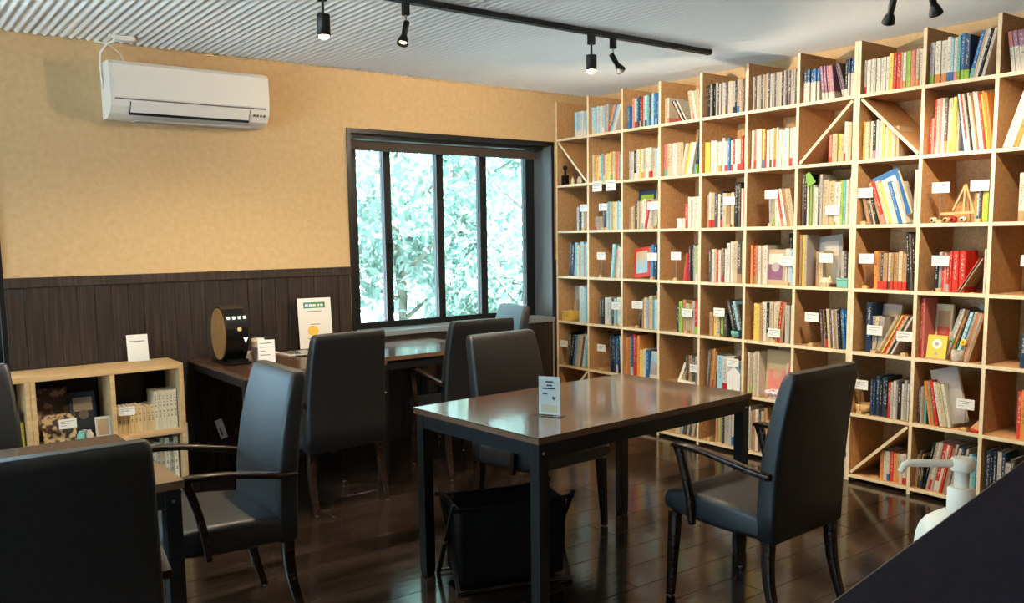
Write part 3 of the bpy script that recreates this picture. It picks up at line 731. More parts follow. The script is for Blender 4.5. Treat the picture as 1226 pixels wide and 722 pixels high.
# black pump bottle, row 2 column 1
p = spot(2, 1, .10, .05)
t = thing('black_bottle', 'small black bottle with a round stopper on the shelf by the window', 'bottle', p)
mb = MB(); mb.box(-.022, .022, -.022, .022, 0, .075); mb.build('body', 'machine_black', t, bevel=.005)
mb = MB(); mb.lathe([(.008, .075), (.008, .11), (.006, .115)], 10); mb.build('neck', 'machine_black', t)
mb = MB(); mb.lathe([(.004, .113), (.014, .118), (.019, .13), (.014, .144), (.003, .149)], 12); mb.build('stopper', 'machine_black', t)
p = spot(2, 1, .42, .05)
for k in range(4):
    mb = MB(); mb.lathe([(.012, 0), (.013, .03), (.010, .045), (.006, .05), (.007, .06)], 10)
    o = mb.build('spice_vial', 'cream', None, T(p.x+.02*(k % 2), p.y-.045*k+.02, p.z)); tag(o, 'small cream vial, %s from the black bottle, under the brace' % ORD[k+1], 'vial', 'vials under the diagonal brace')
# small wooden easel, row 3 column 9
p = spot(3, 9, .56, .07)
t = thing('wooden_easel', 'small wooden tripod easel on the third shelf row', 'easel', p)
for a, bb in (((0, .058, .062), (0, 0, .19)), ((0, -.062, 0), (0, 0, .19)), ((.055, 0, 0), (.004, 0, .185)), ((-.002, .004, .05), (-.002, .002, .18))):
    mb = MB(); mb.bar(a, bb, .009, .009, upv=(1, 0, 0)); mb.build('leg', 'light_wood', t)
mb = MB(); mb.bar((-.012, .115, .046), (-.012, -.105, .052), .014, .012); mb.build('ledge', 'light_wood', t)
for k, (x, m_) in enumerate(((.16, 'cream'), (.36, 'light_wood'), (.46, 'red_paint'), (.6, 'cream'))):
    p = spot(3, 9, x, .03)
    t = thing('wooden_toy', '%s small round wooden toy in front of the easel' % ('leftmost', 'second', 'red', 'rightmost')[k], 'toy', p, 0, 'toys by the easel')
    mb = MB(); mb.lathe([(.004, -.018), (.014, -.014), (.016, 0), (.014, .014), (.004, .018)], 12, M=T(0, 0, .016) @ RY(PI/2)); mb.build('body', m_, t)
    mb = MB(); mb.lathe([(.007, 0), (.006, .003)], 10, M=T(-.018, 0, .016) @ RY(-PI/2)); mb.build('eye', 'machine_black', t)
# lime triangular card, row 3 column 7
p = spot(3, 7, .16, .015)
mb = MB(); mb.prism([(.0, .0), (-.055, .03), (-.01, .09), (.012, .075)], 'x', 0, .002)
mb.box(.003, .006, -.03, -.02, -.215, .02)
tag(mb.build('corner_card', 'plant_green', None, T(p.x, p.y, p.z+.215)), 'lime green cut corner card in the third row cell', 'card')
# red cone figure, row 4 column 4
p = spot(4, 4, .64, .035)
mb = MB(); mb.lathe([(.028, 0), (.03, .01), (.016, .12), (.012, .15), (.016, .165), (.008, .185)], 12)
tag(mb.build('red_figure', 'red_paint', None, T(*p)), 'slim red cone-shaped figure beside the books', 'figure')
# pig-like cream figure and teal box, row 4 column 7
p = spot(4, 7, .56, .02)
t = thing('cream_animal', 'small cream animal ornament below the label card', 'ornament', p)
mb = MB(); mb.lathe([(.004, -.036), (.018, -.03), (.024, -.01), (.022, .015), (.013, .032), (.004, .036)], 12, M=T(0, 0, .03) @ RX(PI/2)); mb.build('body', 'cream', t)
for sx in (-1, 1):
    for sy in (-1, 1):
        mb = MB(); mb.lathe([(.006, 0), (.007, .02)], 8, M=T(sx*.01, sy*.018, 0)); mb.build('leg', 'cream', t)
mb = MB(); mb.lathe([(.008, 0), (.001, .016)], 6, M=T(0, -.022, .048)); mb.lathe([(.008, 0), (.001, .016)], 6, M=T(.012, -.018, .048)); mb.build('ears', 'cream', t)
p = spot(4, 7, .86, .015)
t = thing('teal_tin', 'small teal tin at the front of the fourth shelf row', 'tin', p)
mb = MB(); mb.box(-.0, .03, -.034, .034, 0, .04); mb.build('body', 'teal_plastic', t, bevel=.004)
mb = MB(); mb.box(-.002, .032, -.036, .036, .04, .052); mb.build('lid', 'teal_plastic', t, bevel=.003)
# glass bowl, row 5 column 5
p = spot(5, 5, .78, .05)
mb = MB(); mb.lathe([(.018, 0), (.036, .012), (.042, .03), (.04, .044), (.037, .044), (.038, .03), (.03, .014), (.002, .006)], 16)
tag(mb.build('small_bowl', 'teal_plastic', None, T(*p)), 'small pale round bowl in front of the leaning books', 'bowl')
# orange framed stand, flower pot, row 5 column 9
p = spot(5, 9, .15, .012)
t = thing('orange_picture', 'orange framed card with a white disc standing on the fifth shelf row', 'picture', p)
Mx = T(0, 0, 0) @ RY(math.radians(10))
mb = MB(); mb.box(0, .008, -.10, 0, 0, .125); mb.build('panel', 'paper_yellow', t, Mx)
mb = MB(); mb.lathe([(.025, 0), (.025, .001)], 18, M=T(0, -.05, .08) @ RY(-PI/2)); mb.build('disc', 'paper', t, Mx)
mb = MB(); mb.lathe([(.010, 0), (.010, .001)], 12, M=T(-.0012, -.05, .08) @ RY(-PI/2)); mb.build('dot', 'plastic_grey', t, Mx)
mb = MB(); mb.lathe([(.008, 0), (.008, .001)], 12, M=T(0, -.05, .03) @ RY(-PI/2)); mb.build('dot', 'plastic_grey', t, Mx)
mb = MB(); mb.box(-.002, .012, -.104, .004, -.004, .004); mb.build('ledge', 'light_wood', t, T(0, 0, .004))
p = spot(5, 9, .6, .035)
t = thing('flower_pot', 'small pale pot holding a yellow flower on the fifth shelf row', 'plant', p)
mb = MB(); mb.lathe([(.024, 0), (.03, .01), (.03, .05), (.026, .058), (.022, .056), (.02, .04)], 14); mb.build('pot', 'terracotta_cream', t)
mb = MB()
for k in range(3): mb.tube([(0, .006*(k-1), .05), (-.006, .012*(k-1), .08), (-.01, .022*(k-1)-.008, .095+.008*(k % 2))], .0018, 5)
mb.build('stem', 'plant_green', t)
mb = MB()
for k in range(7):
    a = 2*PI*k/7; mb.lathe([(.002, 0), (.009, .003), (.007, .008), (.001, .010)], 8, M=T(-.012, -.034+.010*math.cos(a), .098+.010*math.sin(a)) @ RY(-PI/2))
mb.build('petals', 'flower_yellow', t)
mb = MB()
for k in range(5):
    a = k*1.3; mb.add([(-.005, .01, .085), (-.015, .02+.008*math.cos(a), .095), (-.008, .035+.01*math.sin(a), .10+.006*k), (0, .02, .095)], [(0, 1, 2, 3)])
mb.build('leaves', 'plant_green', t)
# wooden piece with a red base, row 6 column 9 ; tray row 6 column 8
p = spot(6, 9, .90, .05)
t = thing('wooden_ornament', 'small wooden sail ornament on a red base beside the grey book', 'ornament', p)
mb = MB(); mb.lathe([(.03, 0), (.034, .006), (.03, .012)], 12, M=T(0, 0, 0)); mb.build('base', 'red_paint', t)
mb = MB(); mb.prism([(.03, .012), (-.025, .012), (-.026, .075)], 'x', -.006, .006); mb.build('sail', 'light_wood', t)
p = spot(6, 8, .13, .05)
mb = MB(); mb.lathe([(.035, 0), (.05, .015), (.052, .05), (.047, .05), (.044, .018), (.002, .008)], 14)
tag(mb.build('wooden_bowl', 'light_wood', None, T(p.x+.02, p.y, p.z)), 'small wooden bowl beside the navy books of the sixth row', 'bowl')
# cloth lined basket, row 6 column 6
p = spot(6, 6, .62, .045)
t = thing('cloth_basket', 'small basket lined with pink and white printed cloth', 'basket', p)
rg = lambda w, h_, z: [(x, y, z) for x, y in rrect(w, h_, .012)]
mb = MB(); mb.loft([rg(.06, .09, 0), rg(.075, .115, .05), rg(.07, .11, .05), rg(.056, .086, .008)]); mb.build('body', 'cloth_print', t)
mb = MB(); mb.loft([rg(.072, .112, .04), rg(.085, .125, .046), rg(.086, .126, .03)], cap=False); mb.build('frill', 'cloth_print', t)
# paper house front, row 6 column 5
p = spot(6, 5, .80, .012)
mb = MB(); mb.prism([(-.05, 0), (.05, 0), (.05, .115), (.06, .115), (0, .165), (-.06, .115), (-.05, .115)], 'x', 0, .004)
tag(mb.build('paper_house', 'paper', None, T(*p)), 'pale house-shaped paper stand in the sixth row', 'stand')

# ------------------------------------------------------------------ chairs
def ring_back(z, yf, yb, hw, r=0.022):
    return [(x, (yf+yb)/2+y, z) for x, y in rrect(2*hw, yb-yf if yb > yf else yf-yb, min(r, abs(yf-yb)/2-0.002), 4)]
def make_chair(label):
    root = thing('armchair', label, 'chair', group='dark leather armchairs')
    # seat cushion
    mb = MB(); R = []
    for y, zt, zb_, hw in ((-.215, .395, .325, .218), (-.20, .408, .318, .225), (-.05, .424, .318, .232), (.08, .43, .325, .236), (.18, .426, .335, .237), (.222, .414, .342, .234), (.236, .398, .352, .226)):
        R.append([(x, y, (zt+zb_)/2+z) for x, z in rrect(2*hw, zt-zb_, .022, 4)])
    mb.loft(R); mb.build('seat', 'leather', root)
    # backrest: curved, tapering slab
    mb = MB(); R = []
    for z, yf, yb, hw in ((.312, -.178, -.236, .216), (.322, -.170, -.244, .226), (.42, -.168, -.246, .228), (.55, -.176, -.252, .226), (.68, -.194, -.266, .221), (.80, -.220, -.286, .214), (.88, -.242, -.302, .208), (.905, -.252, -.306, .203), (.914, -.262, -.300, .196)):
        R.append([(x, (yf+yb)/2+y, z) for x, y in rrect(2*hw, yf-yb, .018, 4)])
    mb.loft(R); bk = mb.build('backrest', 'leather', root)
    for sx in (-1, 1):
        for front in (True, False):
            if front: a, bb, s0, s1 = (sx*.208, .196, .335), (sx*.222, .206, .006), .042, .027
            else: a, bb, s0, s1 = (sx*.198, -.208, .33), (sx*.208, -.262, .006), .042, .027
            mb = MB(); rr = []
            for k in range(5):
                f = k/4; p = Vector(a).lerp(Vector(bb), f)
                if not front: p.y += .018*math.sin(f*PI)
                s = s0+(s1-s0)*f; rr.append([(p.x+x, p.y+y, p.z) for x, y in rrect(s, s, .005, 2)])
            mb.loft(rr); lg = mb.build('leg', 'arm_wood', root)
            mb = MB(); mb.lathe([(.009, 0), (.009, .006)], 8, M=T(bb[0], bb[1], 0)); mb.build('foot_glide', 'steel', lg)
        # arm: flat curved rail and slanting front post
        mb = MB(); rr = []
        path = ((.236, -.235, .556), (.243, -.17, .566), (.250, -.08, .584), (.255, .02, .602), (.257, .10, .609), (.256, .155, .609), (.255, .172, .605))
        for k, (x, y, z) in enumerate(path):
            w = (.030, .032, .036, .040, .042, .040, .032)[k]; h = (.022, .022, .021, .02, .02, .018, .012)[k]
            rr.append([(sx*x+u, y, z+v) for u, v in rrect(w, h, .006, 2)])
        mb.loft(rr); mb.build('armrest', 'arm_wood', root)
        mb = MB(); rr = []
        for k in range(6):
            f = k/5; x = .254-.006*f; y = .150-.065*f-.012*math.sin(f*PI); z = .603-.285*f
            s = (.036, .03, .028, .028, .027, .022)[k]; rr.append([(sx*x+u, y+v, z) for u, v in rrect(.026, s, .006, 2)])
        mb.loft(rr); mb.build('arm_post', 'arm_wood', root)
    return root
proto = make_chair('dark leather armchair with wooden arms on the near side of the center table')
def put(o, x, y, deg, label=None):
    o.location = (x, y, 0); o.rotation_euler = (0, 0, math.radians(deg))
    if label: o['label'] = label
put(proto, -1.712, -3.200, 2.5)
for x, y, d, lab in ((-3.402, -2.120, 89, 'dark leather armchair with daylight on its backrest, right of the left table'),
                     (-4.037, -2.800, 0, 'large dark armchair back in the bottom left corner, nearest the viewer'),
                     (-2.410, -0.960, 4, 'dark armchair seen from behind, pushed up to the desk with the menu sheet'),
                     (-1.490, -0.880, -5, 'dark armchair seen from behind at the window table, arm showing at left'),
                     (-1.822, -2.060, 184, 'dark armchair facing the viewer across the center table'),
                     (-1.020, -0.395, 78, 'armchair lit pale blue right below the window, sideways to it'),
                     (-4.110, -1.610, 180, 'dark armchair cut off by the left edge, beyond the left table')):
    put(copy_tree(proto), x, y, d, lab)

# ------------------------------------------------------------------ tables
def table(label, cx, cy, lx, ly, deg, h=0.70, top='table_top', leg=0.046, apron=0.055, name='table'):
    t = thing(name, label, 'table', (cx, cy, 0), math.radians(deg))
    mb = MB(); mb.box(-lx/2, lx/2, -ly/2, ly/2, h-0.006, h); mb.build('table_top', top, t, bevel=.0015)
    mb = MB(); mb.box(-lx/2+.0005, lx/2-.0005, -ly/2+.0005, ly/2-.0005, h-0.024, h-0.006); mb.build('edge_band', 'table_edge', t)
    i = .008; z0, z1 = h-.024-apron, h-.024
    for sy in (-1, 1):
        mb = MB(); mb.box(-lx/2+leg+i, lx/2-leg-i, sy*(ly/2-i-.028), sy*(ly/2-i-.002), z0, z1); mb.build('apron', 'black_metal', t)
    for sx in (-1, 1):
        mb = MB(); mb.box(sx*(lx/2-i-.028), sx*(lx/2-i-.002), -ly/2+leg+i, ly/2-leg-i, z0, z1); mb.build('apron', 'black_metal', t)
    for sx in (-1, 1):
        for sy in (-1, 1):
            mb = MB(); ax, ay = sx*(lx/2-i), sy*(ly/2-i)
            mb.box(min(ax, ax-sx*leg), max(ax, ax-sx*leg), min(ay, ay-sy*leg), max(ay, ay-sy*leg), .012, z1); lg = mb.build('leg', 'black_metal', t, bevel=.002)
            mb = MB(); mb.box(min(ax, ax-sx*leg)+.003, max(ax, ax-sx*leg)-.003, min(ay, ay-sy*leg)+.003, max(ay, ay-sy*leg)-.003, 0, .012); mb.build('foot', 'dark_gap', lg)
            mb = MB()
            mb.lathe([(.005, 0), (.004, .003)], 8, M=T(ax-sx*leg/2, ay+sy*.0, h-.06) @ RX(sy*-PI/2)); mb.build('bolt', 'steel', lg)
    return t
table('brown topped center table with black square legs over the fabric basket', -1.957, -2.547, 1.235, 0.757, 3.2)
table('brown table at the left behind the nearest chair back', -4.27, -2.325, 1.23, 0.77, 0.5)
table('dark wooden desk under the wainscot carrying the coffee machine', -2.42, -0.485, 0.82, 0.89, 0, top='desk_top', name='desk', apron=.045)
table('small table below the window reflecting daylight', -1.615, -0.435, 0.75, 0.75, 0, name='window_table')

# ------------------------------------------------------------------ low pine shelf
LX0, LX1, LY0, LY1, LZ = -4.09, -2.945, -0.315, -0.022, 0.712
sh = thing('low_shelf', 'low pine box shelf against the dark wainscot', 'shelf', ((LX0+LX1)/2, LY1, 0))
iv = T(-(LX0+LX1)/2, -LY1, 0)
def lbox(name, *a, bev=.002): 
    mb = MB(); mb.box(*a); return mb.build(name, 'pine', sh, iv, bevel=bev)
lbox('top_board', LX0, LX1, LY0, LY1, LZ-.028, LZ)
lbox('bottom_board', LX0+.022, LX1-.022, LY0, LY1, .0, .022)
lbox('side_panel', LX0, LX0+.022, LY0, LY1, 0, LZ-.028); lbox('side_panel', LX1-.022, LX1, LY0, LY1, 0, LZ-.028)
for x0, x1 in ((-3.722, -3.698), (-3.697, -3.673), (-3.324, -3.300)): lbox('divider', x0, x1, LY0, LY1, .345, LZ-.028); lbox('divider', x0, x1, LY0, LY1, .022, .321)
lbox('middle_board', LX0+.022, LX1-.022, LY0, LY1, .321, .345)
mb = MB(); mb.box(LX0+.022, LX1-.022, LY1-.006, LY1-.001, .022, LZ-.028); mb.build('back_panel', 'dark_gap', sh, iv)
LB = random.Random(5)
def lowbook(x, w, z, h, colr, lab, d=.14, y=None):
    geo = book_geo(w-.0008, h, d, colr)
    mb = MB(); mb.add(geo[0], geo[1], 0, False, None, geo[2], geo[3])
    o = place('book', mb.mesh('book', 'book'), None, T(x, y if y is not None else LY0+.06, z) @ RZ(PI/2))
    tag(o, lab, 'book', 'books on the low pine shelf')
# (spine faces -y after the turn; thickness runs to +x)
x = -3.285
for k in range(9): lowbook(x, .021, .345, .142+LB.uniform(-.004, .004), jit((226, 200, 150)), 'pale tan volume, %s from left beside the low shelf divider' % ORD[k+1]); x += .0212
for k in range(6): lowbook(x, .0205, .345, .215+LB.uniform(-.003, .003), jit((226, 214, 186)), 'taller cream volume, %s from left in the low shelf' % ORD[k+1]); x += .0207
for k, cc in enumerate(('r', 's', 'w', 's', 'c', 'w', 's', 'w')): lowbook(-3.17+k*.024, .0235, .022, .26+LB.uniform(-.02, .02), jit(PAL[cc][0]), '%s book, %s in the lower right box of the low shelf' % (PAL[cc][1], ORD[k+1]))
lowbook(-3.765, .02, .345, .18, (90, 150, 190), 'pale blue book standing left in the low shelf'); lowbook(-3.744, .016, .345, .13, (220, 190, 80), 'yellow book standing left in the low shelf')
# collage of magazines and frames in the left box
def lowface(x, w, h, main, art, art2, lab, y, back=10, name='magazine', m_='book'):
    geo = face_geo(w, h, .006, main, art, art2); mb = MB(); mb.add(geo[0], geo[1], 0, False, None, geo[2], geo[3])
    o = place(name, mb.mesh(name, m_), None, T(x, y, .346) @ RZ(PI/2) @ RY(math.radians(back)))
    tag(o, lab, 'magazine' if name == 'magazine' else 'frame')
def lowface2(*a, **k): lowface(*a, **k)
lowface(-3.655, .16, .275, (70, 60, 52), (150, 120, 90), (110, 90, 72), 'dark illustrated magazine at the back of the low shelf', -.16, 14, m_='collage_dark')
lowface(-3.645, .155, .15, (214, 184, 130), (110, 80, 60), (200, 150, 90), 'bright collage magazine at the front of the low shelf', -.265, 12, m_='collage')
lowface(-3.500, .13, .245, (36, 52, 66), (40, 46, 56), (150, 128, 104), 'dark blue framed picture of a pale shape in the low shelf', -.20, 12, 'picture_frame')
lowface(-3.40, .075, .115, (214, 206, 190), (180, 150, 120), (190, 160, 120), 'small white framed print at the right of the low shelf box', -.28, 8, 'picture_frame')
for k, (x, m_) in enumerate(((-3.475, 'teal_plastic'), (-3.435, 'terracotta_cream'), (-3.452, 'plastic_grey'))):
    mb = MB(); mb.lathe([(.014, 0), (.02, .01), (.02, .035), (.012, .045), (.011, .055)], 12)
    tag(mb.build('small_jar', m_, None, T(x, -.285+.022*(k == 2)+.0*k, .345)), '%s small jar in the low shelf, in front of the dark picture' % ('teal', 'speckled', 'grey')[k], 'jar', 'jars in the low shelf')
def facing_card(name, label, x, y, z, w, h, turn, lean=8, lines=3, dark=False, cat='card', stand=True):
    t = thing(name, label, cat, (x, y, z), math.radians(turn))
    Mx = RX(math.radians(-lean)) @ RZ(PI/2)
    place('card', card_sheet(w, h, lines=lines, dark=dark), t, Mx)
    if stand:
        mb = MB(); mb.prism([(0, 0), (.045, 0), (.004, h*.6)], 'x', -.0015, .0015); mb.build('stand', 'paper', t, T(0, .002+.004, 0))
    return t
facing_card('label_card', 'small white label card in the left box of the low shelf', -3.535, -.30, .425, .085, .05, 4, 4, stand=False)
mb = MB(); mb.box(-.0015, .0015, .002, .005, -.08, .03); o = mb.build('stem', 'steel', [q_ for q_ in bpy.data.objects if q_.get('label') == 'small white label card in the left box of the low shelf'][0])
facing_card('label_card', 'small tilted white label card before the tan volumes', -3.245, -.30, .455, .08, .045, -6, 6, stand=False)
mb = MB(); mb.box(-.0015, .0015, .002, .005, -.11, .03); o = mb.build('stem', 'steel', [q_ for q_ in bpy.data.objects if q_.get('label') == 'small tilted white label card before the tan volumes'][0])
facing_card('white_card', 'blank white card standing on top of the low pine shelf', -3.115, -.075, LZ, .112, .15, -3, 7, lines=1)
# hook rail on the shelf's right side
t = thing('wall_socket', 'white power socket strip on the right side of the low shelf', 'socket', (LX1+.001, -.27, .25))
mb = MB(); mb.box(0, .014, -.022, .022, 0, .12); mb.build('body', 'plastic_white', t, bevel=.003)
for k in range(2):
    mb = MB(); mb.box(.014, .0146, -.008, .008, .025+.05*k, .045+.05*k); mb.build('outlet', 'icon_grey', t)

# ------------------------------------------------------------------ air conditioner
ac = thing('air_conditioner', 'white wall mounted air conditioner above the wainscot', 'air conditioner', (-2.772, 0, 2.04))
hx = .433
prof = [(-.001, 0.0), (-.10, 0.0), (-.165, .022), (-.195, .06), (-.205, .095), (-.207, .20), (-.203, .272), (-.188, .290), (-.16, .296), (-.001, .296)]
mb = MB(); mb.prism(prof, 'x', -hx, hx); mb.build('housing', 'plastic_white', ac, bevel=.006, seg=3)
pp = [(-.2065, .100), (-.2105, .104), (-.2125, .200), (-.2085, .272), (-.193, .2925), (-.187, .2915), (-.2035, .270), (-.2055, .2)]
mb = MB(); mb.prism(pp, 'x', -hx+.02, hx-.02); mb.build('front_panel', 'plastic_white', ac, bevel=.0015)
mb = MB(); mb.prism([(-.204, .0915), (-.2062, .0985), (-.2075, .0985), (-.2055, .0915)], 'x', -hx+.02, hx-.02); mb.build('panel_gap', 'icon_grey', ac)
def on_front(x0, x1, a, bb, off, name, m_):      # patch lying on the sloping lower front
    A = Vector((-.165, .022)); B_ = Vector((-.205, .095)); d = (B_-A).normalized(); n = Vector((-d.y, d.x)); n = n if n.x < 0 else -n
    P, Q = A+d*a+n*off, A+d*bb+n*off; mb = MB()
    P2, Q2 = A+d*a-n*.004, A+d*bb-n*.004
    mb.prism([tuple(P), tuple(Q), tuple(Q2), tuple(P2)], 'x', x0, x1); mb.build(name, m_, ac)
on_front(-hx+.10, hx-.12, -.002, .012, .009, 'outlet_slot', 'dark_gap')
on_front(-hx+.10, hx-.12, .014, .072, .0105, 'louver', 'plastic_white')
for xx in (-hx+.096, hx-.12): on_front(xx, xx+.004, -.002, .072, .010, 'louver_gap', 'dark_gap')
for k in range(4): on_front(hx-.095+.02*k, hx-.083+.02*k, .038, .052, .011, 'indicator', 'icon_grey')
mb = MB(); mb.box(-.30, hx-.09, -.15, -.06, -.012, 0); mb.build('air_guide', 'plastic_grey', ac)
cb = thing('cable', 'white cable looping from the air conditioner to the ceiling box', 'cable', (0, 0, 0))
for k, pth in enumerate((((-3.205, -.06, 2.20), (-3.215, -.06, 2.31), (-3.215, -.08, 2.385), (-3.19, -.13, 2.425), (-3.15, -.19, 2.437)), ((-3.10, -.10, 2.337), (-3.12, -.10, 2.385), (-3.16, -.10, 2.415), (-3.185, -.10, 2.432), (-3.24, -.06, 2.444)))):
    mb = MB(); mb.tube(pth, .006 if k == 0 else .004, 8); mb.build('strand', 'plastic_white', cb)
t = thing('junction_box', 'small white junction box on the ceiling above the air conditioner', 'junction box', (-3.125, -.215, ZC))
mb = MB(); mb.box(-.05, .05, -.025, .025, -.022, .002); mb.build('body', 'plastic_white', t, bevel=.003)
mb = MB(); mb.box(-.075, -.05, -.012, .012, -.014, .002); mb.box(.05, .062, -.012, .012, -.014, .002); mb.build('clip', 'plastic_white', t)

# ------------------------------------------------------------------ things on the desk
t = thing('coffee_machine', 'black drum shaped coffee machine with tan side on the desk', 'coffee machine', (-2.705, -0.40, .70), math.radians(0))
n = 28
def drum(k, grow=0):
    a = 2*PI*k/n; y = (.125+grow)*math.cos(a); z = .165+(.155+grow)*math.sin(a); return (y, max(z, .012))
poly = [drum(k) for k in range(n)]
mb = MB(); mb.prism(poly, 'x', -.062, .062); mb.build('drum', 'machine_black', t, bevel=.006)
mb = MB(); mb.prism([drum(k, -.012) for k in range(n)], 'x', -.068, -.061); mb.build('side_panel', 'machine_tan', t)
mb = MB(); mb.prism([drum(k, -.012) for k in range(n)], 'x', .0615, .067); mb.build('side_panel', 'machine_tan', t)
mb = MB(); mb.box(-.068, .068, -.14, .12, 0, .016); mb.build('base', 'machine_black', t, bevel=.005)
mb = MB(); mb.box(-.05, .05, -.138, -.06, .016, .03); mb.build('drip_tray', 'machine_black', t)
for k in range(4):
    a = math.radians(124); mb = MB(); mb.box(-.044+.030*k, -.028+.030*k, -.003, .003, -.008, .008)
    mb.build('button', 'icon_white', t, T(-.004, -.127*math.sin(math.radians(54)), .165+.157*math.cos(math.radians(54))) @ RX(math.radians(-36)))
mb = MB(); mb.lathe([(.012, 0), (.012, .006), (.008, .008)], 14, M=T(.012, -.121, .195) @ RX(PI/2)); mb.build('dial', 'amber', t)
mb = MB(); mb.prism([(.03, .15), (.056, .15), (.043, .12)], 'y', -.129, -.118); mb.build('arrow_mark', 'icon_white', t)
# cup stack, card, magazines, menu sheet
t = thing('paper_cups', 'stack of white paper cups beside the coffee machine', 'cups', (-2.555, -.42, .70))
mb = MB(); mb.lathe([(.026, 0), (.034, .075), (.036, .075), (.036, .082), (.0365, .088), (.036, .1), (.038, .102), (.036, .125), (.03, .125)], 16); mb.build('cup', 'plastic_white', t)
t = thing('napkin_box', 'low white napkin box behind the small card on the desk', 'box', (-2.575, -.36, .70), .2)
mb = MB(); mb.box(-.05, .05, -.03, .03, 0, .038); mb.build('box', 'plastic_grey', t, bevel=.003)
mb = MB(); mb.box(-.03, .03, -.012, .012, .038, .05); mb.build('napkin', 'paper', t)
facing_card('desk_card', 'small white printed card in front of the paper cups', -2.548, -.53, .70, .092, .125, -16, 6, 4)
for k, (x, y, a, cc, art, art2) in enumerate(((-2.27, -.30, 8, (206, 208, 206), (90, 120, 130), (180, 190, 190)), (-2.21, -.38, -14, (70, 84, 96), (200, 206, 210), (140, 170, 70)), (-2.46, -.15, 12, (226, 220, 206), (120, 140, 150), (200, 180, 140)))):
    geo = face_geo(.15, .21, .007, cc, art, art2); mb = MB(); mb.add(geo[0], geo[1], 0, False, None, geo[2], geo[3])
    o = place('magazine', mb.mesh('magazine', 'book'), None, T(x, y, .7075+.0075*(k == 1)) @ RZ(math.radians(a)) @ RY(PI/2) @ RX(PI/2*0) @ T(0, .075, -.105))
    tag(o, ('pale magazine lying flat under the dark one on the desk', 'dark covered magazine lying on top of the pale one', 'cream leaflet lying at the back of the desk')[k], 'magazine')
ms = thing('menu_sheet', 'tall white menu sheet with green header and yellow disc on the desk', 'menu', (-2.065, -.13, .70), math.radians(-10))
Mx = RX(math.radians(-7))
mb = MB(); mb.box(-.105, .105, 0, .002, 0, .315); mb.build('sheet', 'paper', ms, Mx)
mb = MB(); mb.box(-.108, .108, .0025, .005, 0, .318); mb.build('acrylic_back', 'acrylic', ms, Mx)
mb = MB(); mb.box(-.108, .108, -.03, .06, -.0005, .0022); mb.build('acrylic_base', 'acrylic', ms)
mb = MB(); mb.box(-.068, .068, -.0008, 0, .252, .288); mb.build('header', 'paper_green', ms, Mx)
mb = MB(); mb.box(-.064, -.018, -.0014, -.0008, .256, .284); mb.build('header_panel', 'paper_teal', ms, Mx)
for k in range(5):
    mb = MB(); mb.box(-.058+.024*k, -.040+.024*k, -.002, -.0014, .263, .277); mb.build('header_mark', 'paper', ms, Mx)
mb = MB(); mb.lathe([(.034, 0), (.034, .0008)], 20, M=T(-.016, 0, .108) @ RX(PI/2)); mb.build('disc', 'paper_yellow', ms, Mx)
for k, (z, w) in enumerate(((.232, .09), (.15, .06), (.062, .1), (.048, .08))):
    mb = MB(); mb.box(-w/2, w/2, -.0006, 0, z-.002, z+.002); mb.build('print_line', 'paper_ink', ms, Mx)
# cable with paper tag below the desk
t = thing('cable_tag', 'white paper tag hanging on a cable under the desk', 'tag', (-2.665, -.10, .20))
mb = MB(); mb.tube([(0, 0, .476), (.006, -.004, .35), (-.012, 0, .22), (-.016, 0, .13)], .003, 6); mb.build('cord', 'dark_gap', t)
mb = MB(); mb.box(-.022, .022, -.001, .001, 0, .12); mb.build('tag', 'paper', t, T(0, 0, .008) @ RY(math.radians(-16)))
mb = MB(); mb.box(-.012, .0, -.0018, -.001, .02, .07); mb.build('print', 'paper_ink', t, T(0, 0, .008) @ RY(math.radians(-16)))

# card in a clear stand on the center table
t = thing('table_card', 'white printed card in a clear acrylic stand on the center table', 'card', (-2.287, -2.697, .70), math.radians(-60))
mb = MB(); mb.box(-.043, .043, 0, .0012, .006, .152); mb.build('card', 'paper', t)
mb = MB(); mb.box(-.045, .045, .0016, .0036, 0, .156); mb.build('holder_back', 'acrylic', t)
mb = MB(); mb.box(-.045, .045, -.0030, -.0012, 0, .156); mb.build('holder_front', 'acrylic', t)
mb = MB(); mb.box(-.055, .055, -.022, .026, -.0, .003); mb.build('base', 'acrylic', t)
mb = MB(); mb.box(-.034, .034, -.0006, 0, .014, .044); mb.build('peach_panel', 'paper_peach', t)
for k, (x, z, w) in enumerate(((.0, .132, .03), (0, .118, .022), (-.004, .106, .05), (-.018, .086, .02), (.018, .072, .014), (.018, .066, .01))):
    mb = MB(); mb.box(x-w/2, x+w/2, -.0006, 0, z-.0028, z+.0028); mb.build('print_line', 'paper_ink_dark', t)

# ------------------------------------------------------------------ fabric basket with crossed legs
A, B_, C_ = Vector((-2.55, -2.262)), Vector((-2.532, -2.505)), Vector((-2.105, -2.64))
cen = (A+C_)/2; ang = math.atan2(C_.y-B_.y, C_.x-B_.x)
t = thing('fabric_basket', 'black collapsible fabric basket with crossed legs under the center table', 'basket', (cen.x, cen.y, 0), ang)
L2, S2, HB = .222, .125, .335
mb = MB(); R = []
for z, gx, gy in ((.03, -.012, -.018), (.06, -.006, -.012), (.2, .0, -.004), (HB, .0, .0)):
    R.append([(x, y, z) for x, y in rrect(2*(L2+gx), 2*(S2+gy), .012, 2)])
inner = [[(x, y, z) for x, y in rrect(2*(L2-.008), 2*(S2-.008), .010, 2)] for z in (HB, .04)]
mb.loft(R+inner); mb.build('bag', 'black_fabric', t)
for sy in (-1, 1):
    mb = MB(); mb.tube([(-L2-.03, sy*S2, HB+.004), (-L2*.5, sy*(S2-.006), HB-.004), (L2*.5, sy*(S2-.006), HB-.004), (L2+.03, sy*S2, HB+.012)], .009, 8); mb.build('rim_bar', 'black_fabric', t)
